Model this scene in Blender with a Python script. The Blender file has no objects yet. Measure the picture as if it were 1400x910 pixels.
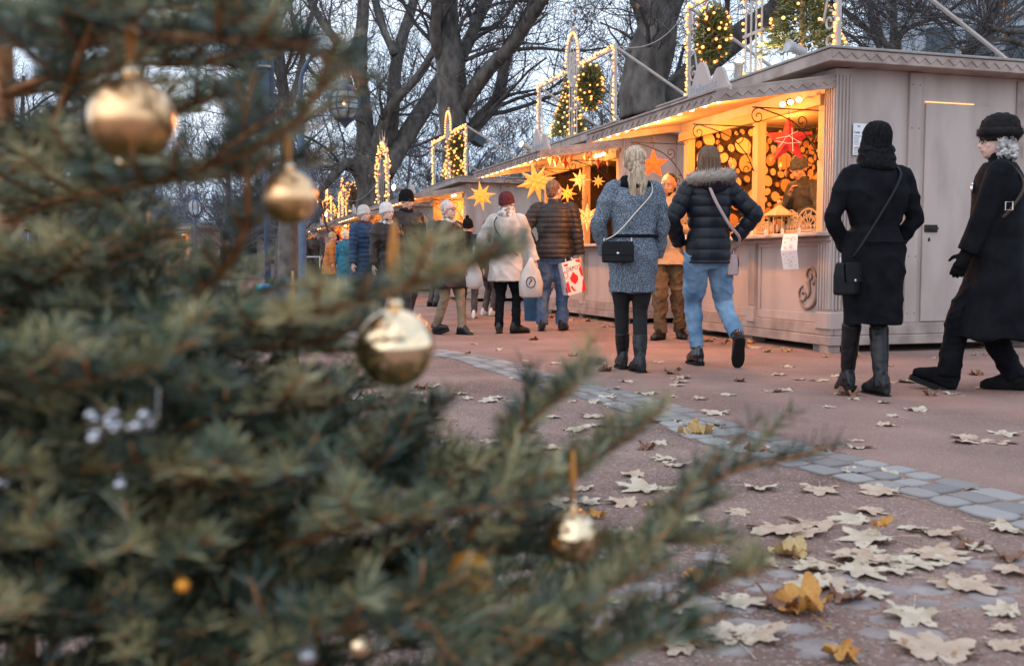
import bpy, math, random
import numpy as np
from mathutils import Vector, Matrix, noise
R = math.radians
random.seed(7); NR = np.random.default_rng(7)
SC = bpy.context.scene; COL = SC.collection
# ---------------------------------------------------------------- camera
CAMZ = 0.82; F = 1361.0; PITCH = math.atan(93/1361)
cam_d = bpy.data.cameras.new('camera'); cam = bpy.data.objects.new('camera', cam_d); COL.objects.link(cam)
cam.location = (0, 0, CAMZ); cam.rotation_euler = (R(90)-PITCH, 0, 0)
cam_d.sensor_width = 36; cam_d.lens = 35; cam_d.clip_start = .03; cam_d.clip_end = 900
cam_d.dof.use_dof = True; cam_d.dof.focus_distance = 9.0; cam_d.dof.aperture_fstop = 4.4
SC.camera = cam
def ray(px, py):
    x, y = (px-700)/F, (455-py)/F
    c, s = math.cos(PITCH), math.sin(PITCH)
    return Vector((x, c + y*s, y*c - s))
def at(px, py, Y):
    d = ray(px, py); k = Y/d.y
    return Vector((d.x*k, Y, CAMZ + d.z*k))
def gp(px, py, z=0):
    d = ray(px, py); k = (z-CAMZ)/d.z
    return Vector((d.x*k, d.y*k, z))
# ---------------------------------------------------------------- materials
def mat(name, c, c2=None, rough=.7, scale=8, detail=4, bump=0, bscale=None, metal=0, emis=None, es=0, attr=False,
        spec=.5, sheen=0, coat=0, stretch=(1,1,1), lo=.35, hi=.65, trans=0, subs=0):
    m = bpy.data.materials.new(name); m.use_nodes = True; nt = m.node_tree; N = nt.nodes; L = nt.links
    b = N['Principled BSDF']; b.inputs['Roughness'].default_value = rough; b.inputs['Metallic'].default_value = metal
    b.inputs['Specular IOR Level'].default_value = spec
    if sheen: b.inputs['Sheen Weight'].default_value = sheen
    if coat: b.inputs['Coat Weight'].default_value = coat
    if trans: b.inputs['Transmission Weight'].default_value = trans
    b.inputs['Base Color'].default_value = (*c, 1)
    tc = N.new('ShaderNodeTexCoord'); mp = N.new('ShaderNodeMapping'); mp.inputs['Scale'].default_value = stretch
    L.new(tc.outputs['Object'], mp.inputs[0])
    if c2 is not None:
        rp = N.new('ShaderNodeValToRGB'); rp.color_ramp.elements[0].color = (*c, 1); rp.color_ramp.elements[1].color = (*c2, 1)
        if attr:
            a = N.new('ShaderNodeAttribute'); a.attribute_name = 'v'; L.new(a.outputs['Fac'], rp.inputs[0])
        else:
            n = N.new('ShaderNodeTexNoise'); n.inputs['Scale'].default_value = scale; n.inputs['Detail'].default_value = detail
            L.new(mp.outputs[0], n.inputs['Vector']); L.new(n.outputs[0], rp.inputs[0])
            rp.color_ramp.elements[0].position = lo; rp.color_ramp.elements[1].position = hi
        L.new(rp.outputs[0], b.inputs['Base Color'])
        if emis == 'self': L.new(rp.outputs[0], b.inputs['Emission Color'])
    if emis and emis != 'self': b.inputs['Emission Color'].default_value = (*emis, 1)
    if emis: b.inputs['Emission Strength'].default_value = es
    if bump:
        n2 = N.new('ShaderNodeTexNoise'); n2.inputs['Scale'].default_value = bscale or scale*3; n2.inputs['Detail'].default_value = 5
        bp = N.new('ShaderNodeBump'); bp.inputs['Strength'].default_value = bump; bp.inputs['Distance'].default_value = .01
        L.new(mp.outputs[0], n2.inputs['Vector']); L.new(n2.outputs[0], bp.inputs['Height']); L.new(bp.outputs[0], b.inputs['Normal'])
    return m
M = {}
M['paint'] = mat('cream_paint', (.335,.272,.245), (.475,.395,.36), .6, 3.2, 10, .16, 60, lo=.28,hi=.6, stretch=(1,1,.35))
M['paint_dirty'] = mat('weathered_cream_paint', (.27,.205,.18), (.42,.34,.30), .65, 5, 8, .2, 60)
M['groove'] = mat('groove_paint', (.24,.175,.155), None, .7)
M['wood'] = mat('yellow_pine', (.48,.30,.13), (.62,.41,.2), .55, 6, 6, .2, 30, stretch=(1,1,.12))
M['woodh'] = mat('pine_boards', (.46,.28,.12), (.6,.39,.19), .55, 6, 6, .2, 30, stretch=(.15,1,1))
M['ceil'] = mat('warm_ceiling_boards', (.5,.34,.18), (.6,.42,.24), .6, 5, 4, .15, 30)
M['roof'] = mat('grey_roof_felt', (.25,.23,.22), (.36,.33,.31), .7, 4, 6, .2, 80)
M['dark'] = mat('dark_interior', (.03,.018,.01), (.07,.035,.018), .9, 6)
M['iron'] = mat('wrought_iron', (.015,.013,.012), (.04,.03,.025), .55, 20, metal=.4)
M['black'] = mat('black_plastic', (.012,.012,.014), (.03,.03,.033), .4, 20)
M['logface'] = mat('log_face', (.42,.19,.06), (.78,.5,.22), .75, attr=True, bump=.2, bscale=70)
M['bark'] = mat('log_bark', (.09,.045,.02), (.16,.08,.035), .9, 30)
M['bulb'] = mat('warm_bulb', (1,.8,.5), None, .5, emis=(1,.62,.28), es=9)
M['bulbs'] = mat('fairy_bulb', (1,.6,.3), None, .5, emis=(1,.31,.055), es=2.2)
M['wbulb'] = mat('white_lamp_glass', (1,.95,.9), None, .4, emis=(1,.84,.66), es=14)
M['paper'] = mat('white_paper', (.72,.73,.74), (.8,.8,.8), .8, 4)
M['ink'] = mat('blue_ink', (.03,.10,.28), None, .7)
M['redink'] = mat('red_ink', (.6,.05,.03), None, .7)
M['greyink'] = mat('grey_ink', (.3,.36,.42), None, .7)
M['blackink'] = mat('black_ink', (.02,.02,.03), None, .7)
M['metalframe'] = mat('pale_frame_metal', (.42,.37,.34), (.52,.46,.42), .5, 9, metal=.2)
M['lampmetal'] = mat('grey_lamp_housing', (.4,.4,.4), (.5,.5,.5), .45, 12)
M['bluepole'] = mat('blue_grey_painted_pole', (.03,.06,.11), (.05,.09,.15), .5, 12)
M['glass'] = mat('lantern_glass', (.62,.68,.72), None, .25, trans=.6)
M['trunk'] = mat('plane_bark', (.05,.045,.04), (.155,.14,.125), .88, 5.5, 12, 1.0, 18, lo=.34, hi=.68, stretch=(1,1,.5))
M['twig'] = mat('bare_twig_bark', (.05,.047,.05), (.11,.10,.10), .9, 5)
M['twigfar'] = mat('hazed_far_twig_bark', (.12,.13,.165), (.22,.225,.26), .95, 3)  # distance haze put into the bark colour, paler and bluer than near twigs
M['dryleaf'] = mat('clinging_dry_leaf', (.22,.10,.03), (.4,.22,.08), .8, 3)
M['facade'] = mat('concrete_facade', (.26,.31,.36), (.34,.39,.44), .8, 3, 6)
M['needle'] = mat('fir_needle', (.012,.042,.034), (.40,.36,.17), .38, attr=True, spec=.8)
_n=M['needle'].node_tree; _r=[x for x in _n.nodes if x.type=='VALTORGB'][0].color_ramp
_e=_r.elements.new(.5); _e.color=(.085,.135,.08,1); _r.elements[0].color=(.008,.026,.02,1); _r.elements[-1].color=(.50,.42,.20,1)  # random twig tones; warm highlights and dark gaps put into the ramp ends
M['needle2'] = mat('dark_fir_needle', (.015,.045,.028), (.10,.15,.07), .5, attr=True)
M['firwood'] = mat('fir_twig_bark', (.26,.09,.03), (.50,.24,.10), .7, 30)
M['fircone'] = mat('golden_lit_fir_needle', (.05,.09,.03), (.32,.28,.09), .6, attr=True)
M['satin'] = mat('satin_gold_ball', (.96,.56,.27), None, .28, metal=1, bump=.03, bscale=90, coat=.8)
M['mirror'] = mat('mirror_gold_ball', (.96,.72,.46), None, .05, metal=1)
M['silver'] = mat('mirror_silver_ball', (.5,.5,.54), None, .15, metal=1)
M['ribbon'] = mat('orange_ribbon', (.65,.26,.05), None, .5)
M['skin'] = mat('light_skin', (.56,.33,.24), (.64,.39,.29), .5, 14, subs=.1)
M['skin2'] = mat('tanned_skin', (.40,.21,.12), (.47,.26,.16), .5, 14)
M['skinp'] = mat('pale_aged_skin', (.60,.36,.30), (.70,.46,.38), .5, 18)
M['eye'] = mat('eye_white', (.7,.68,.65), None, .2)
M['iris'] = mat('dark_iris', (.03,.02,.015), None, .15)
M['lip'] = mat('lip', (.38,.13,.11), None, .45)
M['grit'] = M['gravel'] = None

# ---------------------------------------------------------------- mesh builder
class MB:
    def __init__(s): s.v=[]; s.f=[]; s.m=[]; s.a=[]; s.mi=0; s.av=.5; s.T=None
    def add(s, vs, fs):
        b = len(s.v)
        if s.T is not None: vs = [s.T @ Vector(p) for p in vs]
        s.v.extend([tuple(p) for p in vs])
        for f in fs: s.f.append(tuple(i+b for i in f)); s.m.append(s.mi); s.a.append(s.av)
        return s
    def box(s, a, b, bev=0):
        x0,y0,z0 = [min(p,q) for p,q in zip(a,b)]; x1,y1,z1 = [max(p,q) for p,q in zip(a,b)]
        if bev <= 0:
            return s.add([(x0,y0,z0),(x1,y0,z0),(x1,y1,z0),(x0,y1,z0),(x0,y0,z1),(x1,y0,z1),(x1,y1,z1),(x0,y1,z1)],
                  [(0,3,2,1),(4,5,6,7),(0,1,5,4),(1,2,6,5),(2,3,7,6),(3,0,4,7)])
        e = min(bev, (x1-x0)/2.01, (y1-y0)/2.01, (z1-z0)/2.01)
        rings = [(z0,e),(z0+e,0),(z1-e,0),(z1,e)]; vs=[]
        for z,i in rings:
            X0,X1,Y0,Y1 = x0+i,x1-i,y0+i,y1-i
            vs += [(X0+e,Y0,z),(X1-e,Y0,z),(X1,Y0+e,z),(X1,Y1-e,z),(X1-e,Y1,z),(X0+e,Y1,z),(X0,Y1-e,z),(X0,Y0+e,z)]
        fs = [tuple(range(7,-1,-1)), tuple(range(24,32))]
        for r in range(3):
            for k in range(8): fs.append((r*8+k, r*8+(k+1)%8, r*8+8+(k+1)%8, r*8+8+k))
        return s.add(vs, fs)
    def rings(s, rr, closed=True):
        n = len(rr[0]); vs = [p for r in rr for p in r]; fs=[]
        for i in range(len(rr)-1):
            for k in range(n): fs.append((i*n+k, i*n+(k+1)%n, (i+1)*n+(k+1)%n, (i+1)*n+k))
        if closed: fs.append(tuple(range(n-1,-1,-1))); fs.append(tuple(range((len(rr)-1)*n, len(rr)*n)))
        return s.add(vs, fs)
    def tube(s, pts, rad, n=8, sub=0, flat=1.0, ref=None):
        pts = [Vector(p) for p in pts]
        if not hasattr(rad, '__len__'): rad = [rad]*len(pts)
        rad = list(rad)
        if sub:
            P=[]; Q=[]
            for i in range(len(pts)-1):
                p0=pts[max(i-1,0)];p1=pts[i];p2=pts[i+1];p3=pts[min(i+2,len(pts)-1)]
                for k in range(sub):
                    t=k/sub
                    P.append(.5*((2*p1)+(p2-p0)*t+(2*p0-5*p1+4*p2-p3)*t*t+(3*p1-p0-3*p2+p3)*t**3)); Q.append(rad[i]*(1-t)+rad[i+1]*t)
            P.append(pts[-1]); Q.append(rad[-1]); pts=P; rad=Q
        rr=[]; u=None
        for i,p in enumerate(pts):
            d = (pts[min(i+1,len(pts)-1)]-pts[max(i-1,0)])
            if d.length<1e-9: d=Vector((0,0,1))
            d.normalize()
            if u is None:
                u = Vector(ref) if ref else (Vector((0,0,1)) if abs(d.z)<.8 else Vector((1,0,0)))
            u = u - d*u.dot(d)
            if u.length<1e-6: u = d.orthogonal()
            u.normalize(); w = d.cross(u)
            rr.append([p + (u*math.cos(2*math.pi*k/n)*flat + w*math.sin(2*math.pi*k/n))*rad[i] for k in range(n)])
        return s.rings(rr)
    def blob(s, c, r, n=12, m=8, T=None):
        c=Vector(c); r = (r,r,r) if not hasattr(r,'__len__') else r
        rr=[]
        for j in range(1,m):
            a=math.pi*j/m-math.pi/2; z=math.sin(a); q=math.cos(a)
            rr.append([(c.x+r[0]*q*math.cos(2*math.pi*k/n), c.y+r[1]*q*math.sin(2*math.pi*k/n), c.z+r[2]*z) for k in range(n)])
        vs=[p for x in rr for p in x]; b=len(vs); vs += [(c.x,c.y,c.z-r[2]),(c.x,c.y,c.z+r[2])]; fs=[]
        for i in range(m-2):
            for k in range(n): fs.append((i*n+k,i*n+(k+1)%n,(i+1)*n+(k+1)%n,(i+1)*n+k))
        for k in range(n):
            fs.append((b,(k+1)%n,k)); fs.append((b+1,(m-2)*n+k,(m-2)*n+(k+1)%n))
        if T is not None: vs=[T@Vector(p) for p in vs]
        return s.add(vs,fs)
    def stack(s, rs, n=24, pw=2.0):
        rr=[]
        for (cx,cy,z,rx,ry) in rs:
            r=[]
            for k in range(n):
                a=2*math.pi*k/n; c,q=math.cos(a),math.sin(a)
                r.append((cx+rx*math.copysign(abs(c)**(2/pw),c), cy+ry*math.copysign(abs(q)**(2/pw),q), z))
            rr.append(r)
        return s.rings(rr)
    def prism(s, outline, ax, t0, t1):
        """outline 2D closed; ax 'y': outline in xz plane extruded y"""
        f = {'y':lambda p,t:(p[0],t,p[1]),'x':lambda p,t:(t,p[0],p[1]),'z':lambda p,t:(p[0],p[1],t)}[ax]
        return s.rings([[f(p,t0) for p in outline],[f(p,t1) for p in outline]])
    def build(s, name, mats, parent=None, smooth=False, T=None):
        me = bpy.data.meshes.new(name); me.from_pydata(s.v, [], s.f)
        ms = mats if isinstance(mats,(list,tuple)) else [mats]
        for m in ms: me.materials.append(M[m] if isinstance(m,str) else m)
        if len(ms)>1: me.polygons.foreach_set('material_index', s.m)
        at_ = me.attributes.new('v','FLOAT','FACE'); at_.data.foreach_set('value', s.a)
        if smooth: me.polygons.foreach_set('use_smooth',[True]*len(me.polygons))
        me.update(); return link(name, me, parent)
def link(name, me, parent=None):
    o = bpy.data.objects.new(name, me); COL.objects.link(o)
    if parent: o.parent = parent
    return o
def tag(o, label=None, cat=None, group=None, kind=None):
    if label: o['label']=label
    if cat: o['category']=cat
    if group: o['group']=group
    if kind: o['kind']=kind
    return o
def thing(name, label, cat, loc=(0,0,0), rz=0, group=None):
    o = bpy.data.objects.new(name, None); COL.objects.link(o); o.empty_display_size=.1
    o.location = loc; o.rotation_euler=(0,0,rz); return tag(o,label,cat,group)
def dup(root, loc=None, rz=None, label=None):
    def cp(o, par):
        c=o.copy(); COL.objects.link(c); c.parent=par
        for ch in [x for x in KIDS.get(o.name, [])]: cp(ch, c)
        return c
    KIDS = {}
    for o in COL.objects:
        if o.parent: KIDS.setdefault(o.parent.name, []).append(o)
    c=cp(root,None)
    if loc is not None: c.location=loc
    if rz is not None: c.rotation_euler=(0,0,rz)
    if label: c['label']=label
    return c
def fuse(mb, voxel, name, mats, parent=None, smooth=2, disp=None, factor=.5, T=None):
    me = bpy.data.meshes.new('tmp'); me.from_pydata(mb.v,[],mb.f); o=bpy.data.objects.new('tmp',me); COL.objects.link(o)
    r=o.modifiers.new('r','REMESH'); r.mode='VOXEL'; r.voxel_size=voxel
    if smooth: q=o.modifiers.new('s','SMOOTH'); q.factor=factor; q.iterations=smooth
    dg=bpy.context.evaluated_depsgraph_get(); dg.update(); out=bpy.data.meshes.new_from_object(o.evaluated_get(dg))
    bpy.data.objects.remove(o); bpy.data.meshes.remove(me)
    n=len(out.vertices); co=np.zeros(n*3); out.vertices.foreach_get('co',co); co=co.reshape(-1,3)
    if disp is not None:
        no=np.zeros(n*3); out.vertices.foreach_get('normal',no); no=no.reshape(-1,3)
        d=np.array([disp(c) for c in co.tolist()]); co=co+no*d[:,None]
    if T is not None: co = co@np.array(T.to_3x3()).T+np.array(T.translation)
    out.vertices.foreach_set('co',co.ravel()); out.name=name
    out.polygons.foreach_set('use_smooth',[True]*len(out.polygons)); out.materials.clear()
    for m in (mats if isinstance(mats,(list,tuple)) else [mats]): out.materials.append(M[m] if isinstance(m,str) else m)
    out.update(); return link(name,out,parent)
_tc={}
def text(name, s, size, mat_, parent, loc, rot=(R(90),0,0), ext=.0008, align='LEFT', sx=1):
    c=bpy.data.curves.new('t','FONT'); c.body=s; c.size=size; c.extrude=ext; c.align_x=align; c.resolution_u=2
    o=bpy.data.objects.new('t',c); COL.objects.link(o); dg=bpy.context.evaluated_depsgraph_get(); dg.update()
    me=bpy.data.meshes.new_from_object(o.evaluated_get(dg)); bpy.data.objects.remove(o)
    me.materials.clear(); me.materials.append(M[mat_]); me.name=name
    q=link(name,me,parent); q.location=loc; q.rotation_euler=rot; q.scale=(sx,1,1); return q
# ---------------------------------------------------------------- render / world / light
SC.render.engine='CYCLES'; SC.cycles.use_denoising=True; SC.cycles.max_bounces=6; SC.cycles.diffuse_bounces=3
SC.cycles.sample_clamp_indirect=6; SC.cycles.caustics_reflective=False; SC.cycles.caustics_refractive=False
SC.view_settings.view_transform='Standard'; SC.view_settings.look='None'; SC.view_settings.exposure=.55; SC.view_settings.gamma=1
W=bpy.data.worlds.new('World'); SC.world=W; W.use_nodes=True; nt=W.node_tree; N=nt.nodes; L=nt.links
bg=N['Background']; bg.inputs[1].default_value=.1
sky=N.new('ShaderNodeTexSky'); sky.sky_type='NISHITA'; sky.sun_disc=False; sky.sun_elevation=R(38); sky.sun_rotation=R(215)
tc=N.new('ShaderNodeTexCoord'); mp=N.new('ShaderNodeMapping'); mp.inputs['Scale'].default_value=(1,1,2.5)
nz=N.new('ShaderNodeTexNoise'); nz.inputs['Scale'].default_value=2.2; nz.inputs['Detail'].default_value=6
rp=N.new('ShaderNodeValToRGB'); rp.color_ramp.elements[0].position=.35; rp.color_ramp.elements[0].color=(5.5,7.2,9.6,1)
rp.color_ramp.elements[1].position=.65; rp.color_ramp.elements[1].color=(9.2,10.1,11.3,1)
mx=N.new('ShaderNodeMix'); mx.data_type='RGBA'; mx.inputs[0].default_value=.86
L.new(tc.outputs['Generated'],mp.inputs[0]); L.new(mp.outputs[0],nz.inputs['Vector']); L.new(nz.outputs[0],rp.inputs[0])
L.new(sky.outputs[0],mx.inputs[6]); L.new(rp.outputs[0],mx.inputs[7]); L.new(mx.outputs[2],bg.inputs[0])
sl=bpy.data.lights.new('sun','SUN'); sl.energy=.7; sl.angle=R(80); sl.color=(1,.93,.86)
so=bpy.data.objects.new('sun',sl); COL.objects.link(so)
so.rotation_euler=(R(52),0,R(-35))
def plight(p, e, r=.06, c=(1,.39,.10), name='lamp_light'):
    l=bpy.data.lights.new(name,'POINT'); l.energy=e; l.shadow_soft_size=r; l.color=c
    o=bpy.data.objects.new(name,l); COL.objects.link(o); o.location=p; return o
# ---------------------------------------------------------------- ground
def ground_mat(name, a, b, grit, gs, bump, patch=.5):
    m=mat(name,a,b,.88,1.3,8); nt=m.node_tree; N=nt.nodes; L=nt.links; bs=N['Principled BSDF']
    base=bs.inputs['Base Color'].links[0].from_socket; tc=N['Texture Coordinate']
    vo=N.new('ShaderNodeTexVoronoi'); vo.inputs['Scale'].default_value=gs; L.new(tc.outputs['Object'],vo.inputs['Vector'])
    sp=N.new('ShaderNodeSeparateColor'); L.new(vo.outputs['Color'],sp.inputs[0])
    r=N.new('ShaderNodeValToRGB'); r.color_ramp.elements[0].position=patch; r.color_ramp.elements[1].position=min(patch+.5,1)
    L.new(sp.outputs[0],r.inputs[0]); mx=N.new('ShaderNodeMix'); mx.data_type='RGBA'; L.new(r.outputs[0],mx.inputs[0])
    L.new(base,mx.inputs[6]); mx.inputs[7].default_value=(*grit,1); L.new(mx.outputs[2],bs.inputs['Base Color'])
    n=N.new('ShaderNodeTexNoise'); n.inputs['Scale'].default_value=gs*.35; n.inputs['Detail'].default_value=8; L.new(tc.outputs['Object'],n.inputs['Vector'])
    ad=N.new('ShaderNodeMath'); ad.operation='ADD'; L.new(vo.outputs['Distance'],ad.inputs[0]); L.new(n.outputs[0],ad.inputs[1])
    bp=N.new('ShaderNodeBump'); bp.inputs['Strength'].default_value=bump; bp.inputs['Distance'].default_value=.006
    L.new(ad.outputs[0],bp.inputs['Height']); L.new(bp.outputs[0],bs.inputs['Normal']); return m
M['gravel']=ground_mat('reddish_gravel',(.15,.082,.064),(.30,.185,.15),(.40,.31,.27),130,.9,.74)
M['asph']=ground_mat('mauve_asphalt',(.18,.10,.08),(.29,.175,.145),(.33,.25,.22),190,.35,.72)
M['sett']=mat('grey_blue_sett',(.185,.17,.165),(.31,.29,.28),.75,attr=True,bump=.5,bscale=45)
M['soil']=M['gravel']
g=MB(); g.add([(-350,-40,0),(350,-40,0),(350,500,0),(-350,500,0)],[(0,1,2,3)])
tag(g.build('ground','gravel'),'reddish grit ground under the trees and stalls','ground',kind='structure')
upx=[(593,478),(671,487),(775,517),(821,528),(900,547),(990,574),(1049,597),(1152,622),(1233,640),(1337,662),(1400,680)]
lpx=[(540,490),(615,497),(711,511),(775,549),(846,563),(900,567),(976,608),(1116,646),(1179,671),(1283,694),(1400,722)]
def prep(pts,far,near):
    p=[gp(*q) for q in pts]; return [Vector(f) for f in far]+p+[Vector(f) for f in near]
def resamp(P,n):
    d=[0]
    for i in range(1,len(P)): d.append(d[-1]+(P[i]-P[i-1]).length)
    out=[]
    for k in range(n):
        t=d[-1]*k/(n-1); i=max(j for j in range(len(d)) if d[j]<=t+1e-9); i=min(i,len(P)-2)
        u=(t-d[i])/max(d[i+1]-d[i],1e-9); out.append(P[i].lerp(P[i+1],u))
    return out
UP=resamp(prep(upx,[(-6.2,24,0),(-2.9,15,0)],[(2.6,1.9,0),(3.9,-1.5,0)]),90)
LO=[]
for i,p in enumerate(UP):
    d=(UP[min(i+1,89)]-UP[max(i-1,0)]).normalized(); nrm=Vector((d.y,-d.x,0)); nrm = nrm if nrm.x<0 else -nrm
    LO.append(p+nrm*.40)
for _ in range(2):
    UP=[UP[0]]+[(UP[i-1]+UP[i]*2+UP[i+1])/4 for i in range(1,89)]+[UP[89]]
# asphalt walk from the setts to the stalls
dv=Vector((-.294,.956,0)); nv=Vector((.956,.294,0)); P1=Vector((2.96,9.22,0))
g=MB(); Z=.004
vs=[(p.x,p.y,Z) for p in UP]; far=[(p+nv*0) for p in UP]; out=[]
for i,p in enumerate(UP):
    q = P1 + dv*((p-P1).dot(dv)) + nv*.25 if True else p
    if (p-P1).dot(dv) < -1.0: q = p + nv*7
    elif (p-P1).dot(dv) < .15: q = p+nv*(3.0+4*max(0,min(1,(.15-(p-P1).dot(dv))/1.0)))
    out.append((q.x,q.y,Z))
n=len(vs); g.add(vs+out,[(i,i+1,n+i+1,n+i) for i in range(n-1)])
tag(g.build('pavement','asph'),'mauve asphalt walk in front of the stalls','pavement',kind='structure')
g=MB(); g.av=.5; Z=.006
g.add([(p.x,p.y,Z) for p in UP]+[(p.x,p.y,.0008) for p in LO],[(i,i+1,90+i+1,90+i) for i in range(89)])
g.build('sett_bed','gravel').update_tag(); tag(bpy.data.objects['sett_bed'],'grit bed of the sett strip','ground',kind='structure')
# setts: three rows of real stones
g=MB()
L_=[(UP[i],LO[i]) for i in range(90)]
tot=sum((UP[i+1]-UP[i]).length for i in range(89))
def strip(s,w):
    s=max(0,min(s,88.999)); i=int(s); f=s-i; a=UP[i].lerp(UP[i+1],f); b=LO[i].lerp(LO[i+1],f); return a.lerp(b,w)
for row in range(3):
    s=random.random()
    while s<88:
        step=random.uniform(.13,.2)/(tot/89)
        w0=row/3+.025+random.uniform(-.015,.015); w1=(row+1)/3-.03+random.uniform(-.02,.02)+(random.uniform(-.05,.03) if row==2 else 0); e=.018/(tot/89)
        j=lambda:random.uniform(-.006,.006)
        pr=[(s+e,w0),(s+step/2,w0-.012),(s+step-e,w0),(s+step-e*.4,(w0+w1)/2),(s+step-e,w1),(s+step/2,w1+.01),(s+e,w1),(s+e*.4,(w0+w1)/2)]
        base=[strip(a,b)+Vector((j(),j(),0)) for a,b in pr]; c=sum(base,Vector())/8; h=random.uniform(.008,.014)
        rr=[[Vector((p.x,p.y,0)) for p in base],[Vector((p.x,p.y,h*.7)) for p in base],
            [c+(p-c)*.86+Vector((0,0,h)) for p in base],[c+(p-c)*.5+Vector((0,0,h+.003)) for p in base]]
        g.av=random.random()
        if random.random()>.05: g.rings(rr)
        s+=step
tag(g.build('cobble_strip','sett',smooth=True),'strip of blue grey setts between gravel and asphalt','paving',kind='structure')
# half buried flat stones in the near gravel
g=MB()
for _ in range(60):
    px=random.uniform(760,1420); py=random.uniform(745,900)-abs(px-1150)*.03; p=gp(px,py)
    if random.random()<.45: p=gp(random.uniform(900,1400),random.gauss(815,18))
    r=random.uniform(.025,.075); n=9; o=random.random()*6; g.av=random.random()*.7
    base=[Vector((p.x+math.cos(2*math.pi*k/n+o)*r*random.uniform(.75,1.1),p.y+math.sin(2*math.pi*k/n+o)*r*random.uniform(.6,.9),-.002)) for k in range(n)]
    c=Vector((p.x,p.y,0)); h=random.uniform(.001,.003)
    g.rings([base,[c+(q-c)*.93+Vector((0,0,h)) for q in base],[c+(q-c)*.6+Vector((0,0,h+.002)) for q in base]])
M['flatstone']=mat('dusty_flat_stone',(.22,.17,.16),(.34,.29,.28),.85,12,6,.5,60)
tag(g.build('paving_stones','flatstone',smooth=True),'flat grey stones half buried in the near gravel','paving',kind='stuff')
g=MB()
for _ in range(2600):
    px=random.uniform(560,1420); py=640+280*random.random()**.8 if random.random()<.75 else random.uniform(520,640)
    p=gp(px,py); r=random.uniform(.0015,.0045) if p.y<4 else random.uniform(.003,.007); g.av=random.random()
    g.blob((p.x,p.y,r*.4),(r,r*.8,r*.6),5,3)
tag(g.build('pebbles','sett',smooth=True),'loose grit and pebbles on the gravel','gravel',kind='stuff')

# ---------------------------------------------------------------- stalls
ROT=math.atan2(-.956,.294)
def RW(t,w,z=0): return P1+dv*t+nv*w+Vector((0,0,z))
def scroll(mb,c,r,turns=1.6,rad=.009,a0=0,sgn=1,plane='xz',n=22,r1=.15,y=0):
    pts=[]
    for i in range(n+1):
        t=i/n; a=a0+sgn*turns*2*math.pi*t; q=r*(1-(1-r1)*t)
        pts.append((c[0]+q*math.cos(a), y, c[1]+q*math.sin(a)) if plane=='xz' else (y, c[0]+q*math.cos(a), c[1]+q*math.sin(a)))
    mb.tube(pts,rad,6)
def log_wall(mb,W_,H_,place,seed,n=700):
    rnd=random.Random(seed); cs=[]
    for k in range(n*13):
        rmax = .11 if k<1200 else (.07 if k<3200 else (.045 if k<6000 else .028))
        r=rnd.uniform(rmax*.55,rmax); x=rnd.uniform(r*.6,W_-r*.6); z=rnd.uniform(r*.6,H_-r*.6)
        if all((x-a)**2+(z-b)**2>(r+c+.006)**2 for a,b,c in cs): cs.append((x,z,r))
    for x,z,r in cs:
        n_=14; ph=rnd.random()*6; dep=rnd.uniform(.03,.06)
        wob=[1+.09*math.sin(2*2*math.pi*k/n_+ph)+rnd.uniform(-.03,.03) for k in range(n_)]
        ring=lambda q,d:[place(x+math.cos(2*math.pi*k/n_)*r*q*wob[k], z+math.sin(2*math.pi*k/n_)*r*q*wob[k], d) for k in range(n_)]
        mb.mi=1; mb.av=.5; mb.rings([ring(1,0),ring(1,dep),ring(.93,dep+.003)],closed=False)
        mb.mi=2; mb.av=rnd.uniform(.1,1) if rnd.random()>.2 else rnd.uniform(0,.2)
        a=ring(.93,dep+.003); c=place(x,z,dep+.004); b=ring(.45,dep+.004)
        mb.rings([a,b],closed=False); mb.add(b+[c],[(k,(k+1)%n_,n_) for k in range(n_)])
def pilaster(parent,x0,x1,y0,y1,z0,z1,name='pilaster',face='y'):
    m=MB(); m.box((x0,y0,z0),(x1,y1,z1)); k=4
    # flutes: raised fillets on the front (y0) and on the near side (x1)
    w=(x1-x0)/(2*k+1)
    for i in range(k+1): m.box((x0+2*i*w,y0-.014,z0+.1),(x0+(2*i+1)*w,y0+.001,z1-.06),.004)
    if face=='xy':
        w=(y1-y0)/(2*k+1)
        for i in range(k+1): m.box((x1-.001,y0+2*i*w,z0+.1),(x1+.014,y0+(2*i+1)*w,z1-.06),.004)
    m.box((x0-.012,y0-.026,z0-.08),(x1+(.026 if face=='xy' else .012),y1,z0+.08),.008)
    return m.build(name,'paint',parent)
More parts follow.
